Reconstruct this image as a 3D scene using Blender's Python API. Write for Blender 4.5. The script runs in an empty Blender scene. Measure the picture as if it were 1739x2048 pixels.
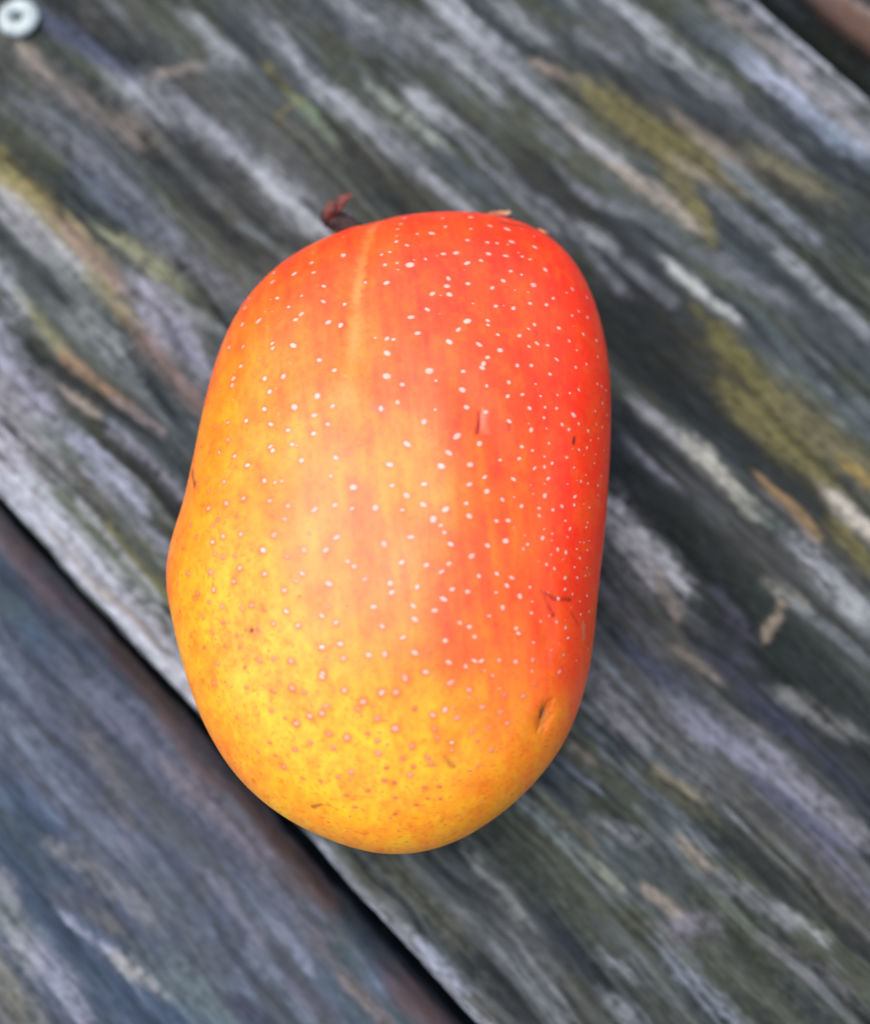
import bpy, bmesh, math, random
import numpy as np
from mathutils import Vector, Matrix

S = bpy.context.scene
COL = S.collection
R = math.radians

# ------------------------------------------------------------------ camera
cam_d = bpy.data.cameras.new('camera')
cam = bpy.data.objects.new('camera', cam_d)
COL.objects.link(cam)
cam.location = (0.00655881, -0.03207286, 0.18605331)
cam.rotation_euler = (R(12.6), 0, 0)
cam_d.sensor_fit = 'VERTICAL'
cam_d.sensor_height = 36.0
cam_d.lens = 36.0 * 2100 / 2048
cam_d.clip_start = 0.005
cam_d.clip_end = 50
cam_d.dof.use_dof = True
cam_d.dof.focus_distance = 0.1465
cam_d.dof.aperture_fstop = 7.8
S.camera = cam

# ------------------------------------------------------------------ sky + sun
SUN_ELEV, SUN_AZ = 72.0, 290.0          # azimuth clockwise from +Y
w = bpy.data.worlds.new('World'); S.world = w
w.use_nodes = True
nt = w.node_tree
bg = nt.nodes['Background']
sky = nt.nodes.new('ShaderNodeTexSky')
sky.sky_type = 'NISHITA'
sky.sun_disc = False
sky.sun_elevation = R(SUN_ELEV)
sky.sun_rotation = R(SUN_AZ)
sky.air_density = 1.0
sky.dust_density = 4.0
sky.ozone_density = 1.0
nt.links.new(sky.outputs[0], bg.inputs[0])
bg.inputs[1].default_value = 0.15
sl = bpy.data.lights.new('sun', 'SUN')
sl.energy = 0.95
sl.angle = R(58)
sl.color = (1.0, 0.95, 0.88)
sun = bpy.data.objects.new('sun', sl)
COL.objects.link(sun)
sd = Vector((math.sin(R(SUN_AZ)) * math.cos(R(SUN_ELEV)), math.cos(R(SUN_AZ)) * math.cos(R(SUN_ELEV)), math.sin(R(SUN_ELEV))))
sun.rotation_euler = sd.to_track_quat('Z', 'Y').to_euler()
sun.location = sd * 2

vs = S.view_settings
vs.view_transform = 'Standard'
vs.look = 'None'
vs.exposure = 0.90
vs.gamma = 1.0
vs.use_curve_mapping = False

# ------------------------------------------------------------------ measured tables (millimetres, in each thing's own frame)
OUTLINE = [32.34,32.67,33.11,33.69,34.42,35.33,36.41,37.68,39.16,40.85,42.66,44.56,46.54,48.55,50.49,52.18,53.45,54.18,54.37,54.11,53.6,52.98,52.29,51.6,50.91,50.23,49.54,48.84,48.1,47.31,46.41,45.36,44.2,42.91,41.48,40.03,38.6,37.24,35.96,34.84,33.89,33.1,32.47,32.0,31.7,31.56,31.59,31.88,32.41,33.05,33.68,34.21,34.59,34.86,35.12,35.5,36.01,36.63,37.37,38.2,39.1,40.03,40.96,41.88,42.73,43.5,44.18,44.79,45.34,45.87,46.39,46.84,47.11,47.12,46.89,46.44,45.81,45.06,44.27,43.43,42.59,41.72,40.81,39.8,38.72,37.65,36.62,35.62,34.68,33.85,33.16,32.65,32.29,32.09,32.05,32.13]
LENTICELS = [(1.9,47.0,38.62,0.292,0.95),(1.41,44.82,40.88,0.209,0.95),(0.97,43.26,42.19,0.233,0.95),(7.74,46.19,40.03,0.237,0.95),(11.98,46.66,39.3,0.37,0.95),(8.11,43.58,42.32,0.258,0.95),(6.06,41.91,43.56,0.409,0.95),(3.95,41.82,43.56,0.205,0.95),(11.92,43.19,42.32,0.207,0.95),(14.85,44.34,40.95,0.313,0.95),(17.49,44.17,40.39,0.419,0.95),(0.9,40.16,44.43,0.279,0.95),(2.47,39.2,45.14,0.278,0.95),(11.34,40.39,44.24,0.28,0.95),(14.26,40.16,43.93,0.255,0.95),(15.7,40.18,43.62,0.23,0.95),(17.98,41.05,42.46,0.386,0.95),(21.53,40.88,41.09,0.337,0.95),(-6.92,38.15,44.24,0.431,0.95),(-1.18,37.57,45.72,0.226,0.95),(0.0,37.93,45.66,0.226,0.95),(7.78,37.15,46.27,0.325,0.95),(9.62,37.46,46.0,0.375,0.95),(14.33,37.66,45.26,0.327,0.95),(16.9,37.65,44.67,0.328,0.95),(19.42,38.12,43.62,0.229,0.95),(20.57,37.81,43.3,0.229,0.95),(5.21,36.05,46.86,0.224,0.95),(-0.63,35.34,46.91,0.298,0.95),(1.12,35.54,46.97,0.223,0.95),(2.99,34.95,47.32,0.544,0.95),(11.18,35.48,46.76,0.373,0.95),(13.2,36.17,46.16,0.275,0.95),(-11.59,37.36,43.11,0.306,0.95),(-11.04,35.04,44.79,0.277,0.95),(-14.08,35.57,43.11,0.356,0.95),(17.48,34.69,45.83,0.275,0.95),(19.04,34.27,45.49,0.2,0.95),(22.76,36.22,42.98,0.357,0.95),(-3.37,32.55,47.82,0.27,0.95),(-0.29,31.82,48.44,0.367,0.95),(8.47,32.37,48.25,0.318,0.95),(11.22,31.6,48.25,0.294,0.95),(16.3,32.71,46.91,0.321,0.95),(8.25,30.98,48.75,0.365,0.95),(14.66,31.16,47.82,0.294,0.95),(20.72,32.65,45.43,0.399,0.95),(-9.27,31.91,46.91,0.296,0.95),(6.2,29.6,49.31,0.339,0.95),(8.58,29.55,49.19,0.364,0.95),(26.84,33.97,41.02,0.283,0.95),(-12.43,30.6,46.49,0.198,0.95),(29.44,34.0,38.01,0.236,0.95),(-9.15,29.04,48.11,0.317,0.95),(-6.25,28.55,48.89,0.339,0.95),(-16.14,30.99,44.61,0.3,0.95),(23.59,30.98,44.55,0.25,0.95),(15.09,28.04,48.66,0.267,0.95),(20.06,29.23,46.81,0.271,0.95),(22.49,29.54,45.6,0.273,0.95),(5.52,26.96,50.11,0.312,0.95),(17.59,27.99,48.01,0.292,0.95),(-14.2,28.82,46.54,0.246,0.95),(3.25,25.71,50.47,0.358,0.95),(11.03,25.18,50.11,0.431,0.95),(-12.19,27.16,47.92,0.341,0.95),(-12.95,26.28,47.97,0.316,0.95),(-8.24,25.36,49.52,0.36,0.95),(-6.62,24.86,49.96,0.407,0.95),(13.88,25.51,49.56,0.24,0.95),(13.91,24.78,49.72,0.216,0.95),(26.42,28.9,43.17,0.227,0.95),(27.6,30.2,41.71,0.204,0.95),(29.13,29.93,40.1,0.257,0.95),(20.56,25.78,47.48,0.244,0.95),(9.79,23.78,50.58,0.309,0.95),(24.23,26.04,45.49,0.296,0.95),(4.19,23.1,51.07,0.332,0.95),(15.27,23.36,49.72,0.215,0.95),(18.31,23.6,48.8,0.289,0.95),(19.7,24.93,48.01,0.194,0.95),(8.52,21.79,51.1,0.402,0.95),(0.0,22.33,51.19,0.307,0.95),(0.9,22.17,51.26,0.236,0.95),(-1.62,22.52,51.07,0.166,0.95),(28.11,26.4,42.26,0.252,0.95),(30.47,26.62,39.22,0.257,0.95),(25.73,24.38,44.79,0.223,0.95),(20.82,22.78,47.97,0.266,0.95),(19.66,22.1,48.57,0.217,0.95),(22.35,22.76,47.22,0.219,0.95),(-12.98,21.94,49.23,0.407,0.95),(12.62,21.57,50.61,0.332,0.95),(15.49,20.93,50.11,0.333,0.95),(0.09,20.01,51.65,0.399,0.95),(26.87,23.26,44.06,0.149,0.95),(-9.18,19.29,50.81,0.33,0.95),(13.75,19.65,50.71,0.284,0.95),(13.17,18.65,50.98,0.33,0.95),(12.97,18.02,51.1,0.306,0.95),(23.62,20.82,46.81,0.267,0.95),(30.51,23.89,39.74,0.204,0.95),(17.85,18.84,49.72,0.261,0.95),(19.86,19.16,48.93,0.263,0.95),(28.36,21.59,42.85,0.2,0.95),(26.56,20.41,44.73,0.222,0.95),(-7.06,17.59,51.49,0.328,0.95),(0.07,16.51,52.21,0.466,0.95),(5.79,17.3,52.03,0.467,0.95),(10.4,17.41,51.6,0.281,0.95),(-14.09,17.19,49.88,0.355,0.95),(2.2,15.23,52.39,0.302,0.95),(22.48,18.26,47.77,0.241,0.95),(6.69,15.85,52.17,0.186,0.95),(16.59,16.15,50.44,0.259,0.95),(13.59,15.41,51.28,0.21,0.95),(10.28,14.7,51.93,0.395,0.95),(20.34,16.37,49.02,0.143,0.95),(26.84,17.04,44.73,0.221,0.95),(30.16,19.33,40.74,0.202,0.95),(31.92,19.46,37.47,0.206,0.95),(30.95,19.45,39.44,0.178,0.95),(18.4,14.54,49.96,0.236,0.95),(16.38,14.06,50.68,0.258,0.95),(20.96,14.66,48.84,0.166,0.95),(23.42,15.31,47.43,0.168,0.95),(25.33,16.08,46.05,0.17,0.95),(-9.19,13.78,51.71,0.395,0.95),(-7.06,12.19,52.23,0.301,0.95),(-12.24,12.35,51.16,0.419,0.95),(1.6,12.63,52.67,0.3,0.95),(-0.58,11.71,52.74,0.345,0.95),(10.84,12.18,52.08,0.347,0.95),(-9.49,10.97,51.96,0.347,0.95),(5.13,9.86,52.81,0.367,0.95),(19.33,12.64,49.68,0.259,0.95),(21.52,13.12,48.62,0.19,0.95),(23.2,13.3,47.63,0.215,0.95),(31.02,16.87,39.3,0.203,0.95),(25.79,12.99,45.72,0.387,0.95),(21.32,11.6,48.75,0.189,0.95),(29.57,14.9,41.58,0.175,0.95),(32.01,15.77,37.0,0.206,0.95),(16.52,10.49,50.81,0.279,0.95),(13.41,11.61,51.63,0.302,0.95),(6.59,11.62,52.59,0.161,0.95),(-17.76,37.74,38.7,0.338,0.8),(-19.62,38.51,35.38,0.222,0.5),(-17.48,35.09,41.23,0.356,0.95),(-21.23,33.45,38.77,0.3,0.4),(-21.71,31.64,39.59,0.334,0.8),(-18.67,27.48,44.67,0.413,0.9),(-21.58,28.08,41.92,0.351,0.9),(-23.53,24.83,41.23,0.35,0.8),(-20.85,23.65,44.49,0.274,0.7),(-16.09,22.79,47.77,0.246,0.95),(-15.96,21.96,48.06,0.267,0.8),(-20.88,20.32,45.49,0.294,0.7),(-21.93,18.64,45.02,0.362,0.7),(-22.02,17.56,45.2,0.383,0.6),(-16.83,17.29,48.71,0.33,0.95),(-24.39,17.89,42.59,0.229,0.3),(-15.96,15.12,49.48,0.327,0.95),(-25.63,15.78,41.44,0.23,0.2),(-17.06,40.92,35.55,0.247,0.8),(-16.54,12.59,49.56,0.32,0.95),(-19.13,11.31,48.34,0.288,0.95),(-22.06,11.74,46.22,0.258,0.6),(-15.43,10.18,50.29,0.3,0.95),(-7.6,9.62,52.39,0.279,0.95),(-12.96,9.06,51.26,0.281,0.95),(-9.48,8.36,52.17,0.296,0.95),(-24.27,11.82,44.06,0.314,0.1),(-21.82,9.1,46.76,0.29,0.3),(-15.34,6.97,50.58,0.282,0.95),(-14.99,6.4,50.75,0.281,0.95),(-12.33,7.0,51.57,0.263,0.95),(-11.67,6.83,51.76,0.131,0.95),(-23.12,7.51,45.88,0.257,0.5),(-18.22,6.56,49.31,0.2,0.3),(-20.57,6.38,47.97,0.287,0.7),(-26.92,9.83,40.88,0.249,0.0),(-24.56,9.34,44.18,0.243,0.0),(-24.96,8.11,43.93,0.243,0.0),(-10.97,4.69,52.03,0.311,0.95),(-6.4,4.87,52.81,0.325,0.95),(-18.5,4.75,49.31,0.3,0.95),(-7.01,2.42,52.79,0.243,0.95),(0.67,3.89,53.16,0.372,0.95),(-24.78,3.92,44.85,0.274,0.2),(-21.95,2.97,47.38,0.286,0.5),(-26.62,3.85,42.72,0.278,0.2),(-15.98,2.31,50.61,0.296,0.95),(-14.49,1.9,51.16,0.213,0.95),(-13.54,2.02,51.46,0.212,0.95),(-24.31,2.08,45.6,0.255,0.2),(-4.04,0.83,53.09,0.403,0.95),(1.03,1.07,53.19,0.274,0.95),(-18.86,0.17,49.48,0.281,0.6),(-15.09,-0.54,51.07,0.294,0.6),(-21.37,-0.19,48.11,0.333,0.5),(-12.56,-1.41,51.83,0.292,0.7),(-6.39,-1.52,52.91,0.306,0.95),(-24.17,-0.43,46.11,0.304,0.5),(-25.14,0.23,45.14,0.204,0.0),(-9.04,-2.06,52.56,0.354,0.95),(-4.16,-2.0,53.08,0.241,0.95),(-1.13,-1.92,53.18,0.369,0.95),(-19.76,-2.14,49.15,0.198,0.0),(-12.95,-3.14,51.73,0.275,0.6),(-22.51,-2.33,47.53,0.334,0.1),(-23.3,-3.05,47.02,0.217,0.3),(-27.13,-2.2,43.49,0.309,0.1),(-25.99,-4.12,44.85,0.305,0.1),(-14.34,-5.16,51.28,0.356,0.5),(-19.02,-4.7,49.52,0.262,0.6),(-21.58,-4.72,48.16,0.298,0.6),(-9.67,-5.2,52.37,0.225,0.3),(-6.09,-5.77,52.82,0.352,0.95),(-23.17,-5.29,47.12,0.3,0.6),(-29.84,-3.5,40.03,0.245,0.0),(-28.36,-5.28,42.32,0.275,0.0),(-15.77,-7.08,50.71,0.356,0.95),(-10.27,-7.33,52.14,0.353,0.6),(-7.45,-7.39,52.58,0.319,0.95),(0.06,-6.67,53.04,0.382,0.95),(-22.73,-6.94,47.32,0.249,0.3),(-21.56,-7.44,48.01,0.297,0.2),(-19.82,-7.44,48.97,0.262,0.2),(-12.51,-8.1,51.6,0.257,0.4),(-30.64,-6.13,38.92,0.246,0.0),(-4.63,-8.89,52.74,0.239,0.95),(-3.78,-9.54,52.74,0.302,0.8),(-19.04,-9.17,49.19,0.277,0.6),(-23.25,-9.33,46.7,0.365,0.3),(-27.04,-8.92,43.49,0.306,0.2),(-15.54,-10.16,50.51,0.307,0.6),(-10.5,-10.32,51.83,0.288,0.95),(-11.26,-11.26,51.57,0.208,0.6),(-19.93,-10.84,48.53,0.294,0.4),(-7.0,-11.71,52.23,0.382,0.95),(-2.39,-11.18,52.64,0.317,0.6),(0.84,-11.7,52.63,0.317,0.95),(-29.25,-9.94,40.53,0.242,0.1),(-22.87,-11.65,46.6,0.298,0.5),(-12.85,-12.39,51.04,0.288,0.6),(1.04,-12.86,52.49,0.317,0.95),(-25.38,-11.8,44.55,0.302,0.1),(-25.92,-12.48,43.87,0.236,0.1),(-10.83,-13.21,51.4,0.16,0.0),(-23.56,-13.23,45.77,0.232,0.2),(-21.58,-13.97,47.02,0.263,0.3),(-17.35,-14.09,49.23,0.275,0.4),(-18.75,-14.41,48.53,0.244,0.3),(-15.59,-14.77,49.8,0.225,0.1),(-12.59,-15.08,50.68,0.288,0.8),(-7.07,-14.68,51.81,0.206,0.3),(-1.26,-14.69,52.23,0.316,0.95),(-4.72,-14.54,52.08,0.158,0.0),(-7.93,-15.73,51.52,0.286,0.8),(-28.73,-13.68,40.03,0.242,0.0),(-24.58,-14.99,44.49,0.267,0.2),(-21.49,-16.06,46.6,0.296,0.1),(-14.34,-16.56,49.88,0.257,0.5),(-11.05,-16.9,50.71,0.271,0.7),(-6.06,-16.61,51.6,0.317,0.7),(-0.15,-17.15,51.83,0.3,0.7),(-23.16,-17.14,45.08,0.249,0.2),(-19.53,-17.85,47.32,0.228,0.1),(-26.61,-17.22,41.58,0.238,0.1),(-5.52,-19.32,51.1,0.317,0.8),(-7.88,-19.66,50.71,0.286,0.95),(-19.15,-19.33,47.12,0.261,0.1),(-21.39,-19.03,45.83,0.197,0.0),(-24.5,-19.01,43.24,0.234,0.0),(9.46,7.9,52.51,0.458,0.95),(2.92,6.74,53.05,0.407,0.95),(12.48,7.08,51.98,0.361,0.95),(8.37,5.58,52.71,0.375,0.95),(7.4,3.73,52.83,0.422,0.95),(11.18,4.08,52.25,0.359,0.95),(19.45,9.58,49.68,0.301,0.95),(18.15,7.09,50.22,0.233,0.95),(19.6,6.76,49.56,0.2,0.95),(17.78,5.43,50.33,0.232,0.95),(15.26,5.03,51.22,0.197,0.95),(23.96,11.14,47.12,0.256,0.95),(24.99,10.68,46.33,0.257,0.95),(26.6,11.94,44.96,0.208,0.95),(28.17,11.45,43.24,0.245,0.95),(30.83,13.18,39.37,0.198,0.95),(29.98,11.1,40.67,0.16,0.95),(21.73,10.22,48.53,0.186,0.4),(22.12,8.19,48.25,0.186,0.95),(27.91,8.93,43.37,0.209,0.95),(26.56,8.24,44.79,0.224,0.95),(24.59,6.67,46.43,0.239,0.95),(21.44,6.23,48.57,0.151,0.95),(22.51,5.46,47.87,0.236,0.95),(19.9,4.36,49.31,0.266,0.95),(21.46,4.8,48.48,0.218,0.95),(25.71,5.5,45.37,0.171,0.95),(31.09,9.95,38.39,0.144,0.95),(29.19,7.22,41.44,0.141,0.95),(27.66,5.02,43.24,0.139,0.95),(30.52,5.96,38.85,0.197,0.6),(13.09,2.5,51.78,0.261,0.95),(5.18,1.28,53.03,0.323,0.95),(11.04,1.39,52.23,0.309,0.95),(16.96,2.53,50.54,0.28,0.95),(21.99,3.28,48.06,0.285,0.95),(26.78,3.87,44.12,0.207,0.95),(24.68,3.01,46.05,0.119,0.95),(19.32,2.0,49.48,0.133,0.5),(27.95,3.91,42.72,0.209,0.6),(29.8,4.31,39.95,0.213,0.95),(2.92,-0.25,53.15,0.386,0.95),(13.36,0.6,51.65,0.326,0.95),(21.48,0.87,48.2,0.334,0.95),(15.43,-0.35,50.98,0.261,0.95),(25.82,1.51,44.85,0.273,0.95),(5.07,-1.45,53.01,0.37,0.95),(10.62,-1.15,52.25,0.259,0.95),(18.02,-0.97,49.92,0.263,0.95),(23.84,-0.21,46.43,0.27,0.95),(20.64,-0.93,48.57,0.232,0.95),(22.51,-0.91,47.38,0.251,0.95),(25.68,0.35,44.85,0.222,0.95),(28.17,0.63,41.92,0.174,0.95),(27.2,0.85,43.24,0.104,0.95),(7.94,-2.04,52.69,0.386,0.95),(2.36,-2.18,53.15,0.241,0.95),(6.36,-3.38,52.86,0.433,0.95),(11.0,-2.83,52.12,0.323,0.95),(20.66,-1.95,48.48,0.232,0.95),(7.33,-4.16,52.72,0.241,0.95),(14.57,-3.26,51.13,0.26,0.95),(16.16,-3.08,50.58,0.294,0.95),(7.79,-5.09,52.63,0.24,0.95),(24.31,-2.08,45.83,0.169,0.95),(24.99,-3.04,45.08,0.237,0.95),(21.26,-3.66,47.97,0.149,0.95),(27.84,-1.5,41.99,0.173,0.95),(27.6,-2.23,42.19,0.173,0.95),(3.47,-5.75,53.0,0.335,0.95),(15.76,-5.83,50.58,0.357,0.95),(21.02,-4.9,48.01,0.331,0.95),(8.59,-6.6,52.43,0.32,0.95),(13.36,-6.58,51.34,0.29,0.95),(18.92,-5.96,49.15,0.23,0.95),(18.23,-6.66,49.44,0.245,0.6),(24.59,-4.23,45.31,0.169,0.5),(22.23,-5.07,47.17,0.117,0.95),(28.1,-3.94,41.09,0.139,0.95),(11.27,-8.04,51.81,0.337,0.95),(23.09,-6.15,46.38,0.267,0.95),(24.34,-6.37,45.26,0.286,0.95),(26.07,-5.58,43.56,0.171,0.95),(27.82,-5.31,41.23,0.173,0.95),(2.28,-9.04,52.85,0.318,0.95),(5.47,-9.35,52.63,0.302,0.95),(8.35,-9.13,52.29,0.271,0.95),(26.59,-6.7,42.72,0.205,0.95),(21.46,-8.38,47.38,0.248,0.95),(25.72,-8.1,43.56,0.17,0.95),(27.84,-7.68,40.67,0.173,0.6),(7.4,-10.18,52.33,0.271,0.95),(22.51,-8.8,46.54,0.233,0.95),(12.22,-10.58,51.34,0.24,0.95),(14.54,-10.17,50.68,0.274,0.95),(16.51,-10.58,49.88,0.275,0.95),(24.15,-9.81,44.96,0.285,0.95),(26.16,-9.42,42.78,0.222,0.95),(27.6,-8.83,40.81,0.156,0.95),(4.31,-12.16,52.43,0.301,0.95),(15.84,-11.62,50.03,0.275,0.95),(8.74,-12.37,51.88,0.271,0.95),(10.74,-12.64,51.46,0.287,0.95),(19.02,-11.6,48.53,0.212,0.95),(14.41,-12.59,50.44,0.177,0.95),(24.1,-11.34,44.79,0.235,0.95),(17.56,-12.88,49.1,0.325,0.95),(25.34,-11.79,43.37,0.186,0.6),(27.92,-11.49,39.59,0.226,0.95),(7.65,-13.62,51.88,0.35,0.95),(19.27,-13.48,48.11,0.18,0.95),(23.05,-12.67,45.54,0.3,0.95),(26.63,-12.53,41.51,0.171,0.6),(3.81,-14.56,52.14,0.285,0.95),(6.53,-15.09,51.81,0.317,0.95),(15.27,-14.47,49.84,0.29,0.95),(13.5,-15.6,50.26,0.224,0.5),(19.08,-14.93,47.97,0.245,0.95),(26.78,-14.25,40.88,0.189,0.95),(28.38,-13.51,38.09,0.262,0.6),(4.01,-16.23,51.86,0.38,0.95),(9.71,-16.58,51.04,0.255,0.7),(20.53,-15.93,46.86,0.181,0.95),(22.81,-15.8,45.14,0.266,0.95),(10.93,-17.06,50.68,0.258,0.95),(11.6,-18.27,50.26,0.259,0.95),(17.0,-17.0,48.62,0.262,0.95),(17.29,-17.61,48.34,0.262,0.95),(24.16,-16.42,43.68,0.241,0.95),(24.6,-17.7,42.85,0.242,0.95),(2.51,-18.51,51.52,0.285,0.95),(7.85,-18.83,50.91,0.286,0.95),(-22.44,-21.26,44.24,0.269,0.2),(-16.41,-21.15,47.92,0.349,0.2),(-14.4,-20.99,48.75,0.318,0.2),(-11.99,-21.35,49.4,0.345,0.4),(-18.48,-21.94,46.65,0.264,0.1),(-1.86,-20.72,51.04,0.313,0.8),(0.19,-20.62,51.1,0.313,0.8),(-5.12,-21.11,50.71,0.285,0.6),(3.99,-20.4,51.01,0.37,0.7),(5.77,-20.21,50.88,0.228,0.0),(8.29,-21.5,50.18,0.315,0.7),(10.45,-21.96,49.6,0.258,0.7),(11.56,-21.25,49.52,0.259,0.95),(12.43,-21.24,49.27,0.259,0.95),(14.75,-21.09,48.53,0.232,0.7),(16.9,-21.19,47.58,0.291,0.7),(19.35,-18.66,46.97,0.206,0.6),(19.25,-20.87,46.38,0.265,0.6),(19.16,-22.34,45.94,0.206,0.6),(22.07,-19.45,44.79,0.179,0.6),(23.92,-19.97,42.85,0.211,0.6),(23.26,-22.23,42.65,0.361,0.4),(-7.81,-22.97,49.84,0.315,0.6),(-7.95,-23.4,49.68,0.286,0.7),(5.41,-22.76,50.26,0.314,0.7),(2.76,-23.55,50.26,0.399,0.4),(8.53,-24.02,49.4,0.401,0.4),(13.89,-23.01,48.25,0.231,0.5),(-23.11,-23.74,42.52,0.361,0.2),(-18.35,-24.55,45.72,0.294,0.2),(-14.57,-25.15,47.27,0.319,0.1),(-11.9,-24.71,48.34,0.346,0.4),(-10.27,-25.28,48.57,0.259,0.2),(-5.02,-25.09,49.56,0.314,0.5),(-0.23,-25.38,49.76,0.371,0.5),(1.59,-25.32,49.76,0.371,0.4),(10.88,-24.85,48.57,0.317,0.4),(15.46,-25.36,46.76,0.35,0.1),(18.01,-25.51,45.37,0.323,0.4),(19.62,-23.94,45.02,0.236,0.1),(-7.45,-26.99,48.53,0.344,0.3),(-7.97,-27.9,48.06,0.345,0.5),(-9.59,-28.21,47.58,0.317,0.5),(-2.63,-26.54,49.27,0.371,0.4),(-3.34,-27.45,48.89,0.314,0.2),(7.82,-27.39,48.34,0.344,0.6),(6.27,-28.07,48.34,0.344,0.5),(9.35,-28.33,47.63,0.375,0.3),(12.53,-26.93,47.27,0.318,0.4),(14.96,-27.51,46.05,0.321,0.3),(15.89,-28.91,44.9,0.264,0.5),(3.95,-27.29,48.93,0.314,0.0),(-14.81,-27.52,46.16,0.262,0.2),(-11.39,-29.15,46.65,0.348,0.4),(-0.77,-28.61,48.57,0.4,0.2),(1.47,-29.83,48.06,0.401,0.5),(-7.1,-30.49,47.07,0.317,0.2),(-4.76,-30.97,47.22,0.374,0.4),(-2.05,-30.48,47.72,0.258,0.1),(-0.84,-31.34,47.38,0.287,0.2),(6.52,-29.79,47.58,0.316,0.2),(6.9,-30.85,47.02,0.259,0.2),(11.28,-30.06,46.27,0.29,0.2),(13.43,-29.57,45.72,0.262,0.2),(12.05,-31.25,45.37,0.233,0.1),(-9.63,-31.55,45.94,0.29,0.2),(-6.6,-32.25,46.27,0.318,0.2),(-11.67,-32.42,44.79,0.321,0.2),(-15.21,-31.59,43.75,0.236,0.1),(8.68,-31.46,46.33,0.231,0.8),(8.8,-32.45,45.77,0.261,0.3),(13.84,-32.38,43.93,0.294,0.3),(3.61,-32.02,46.91,0.345,0.2),(-0.74,-32.9,46.6,0.375,0.3),(2.41,-33.53,46.22,0.289,0.1),(5.59,-33.38,45.94,0.318,0.2),(6.05,-34.23,45.37,0.319,0.2),(3.74,-34.61,45.49,0.261,0.1),(3.37,-35.62,44.9,0.319,0.3),(-13.39,-34.74,42.46,0.355,0.2),(-4.29,-35.26,44.9,0.349,0.3),(-6.03,-35.95,44.12,0.233,0.2),(0.31,-34.72,45.6,0.26,0.0),(-0.0,-36.32,44.61,0.291,0.1),(-2.19,-37.53,43.62,0.234,0.1),(5.21,-37.23,43.56,0.263,0.1),(7.08,-37.11,43.24,0.264,0.0),(1.31,-36.56,44.43,0.233,0.0),(1.38,-38.53,42.98,0.234,0.1),(-5.0,-38.2,42.65,0.206,0.1),(4.09,-39.43,41.99,0.236,0.0),(5.59,-38.64,42.39,0.176,0.0),(7.2,-38.71,41.92,0.177,0.0),(-3.94,-39.76,41.51,0.236,0.1),(1.28,-40.63,41.16,0.237,0.0),(12.21,-34.39,43.37,0.206,0.2),(11.03,-35.02,43.43,0.206,0.2),(-10.84,-36.11,42.52,0.236,0.1),(-8.47,-36.36,43.17,0.176,0.1),(-19.98,-28.3,42.72,0.209,0.1),(-12.95,-28.5,46.43,0.174,0.1),(-17.08,-32.79,41.78,0.209,0.1),(-14.56,-33.23,42.98,0.207,0.1)]
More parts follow.
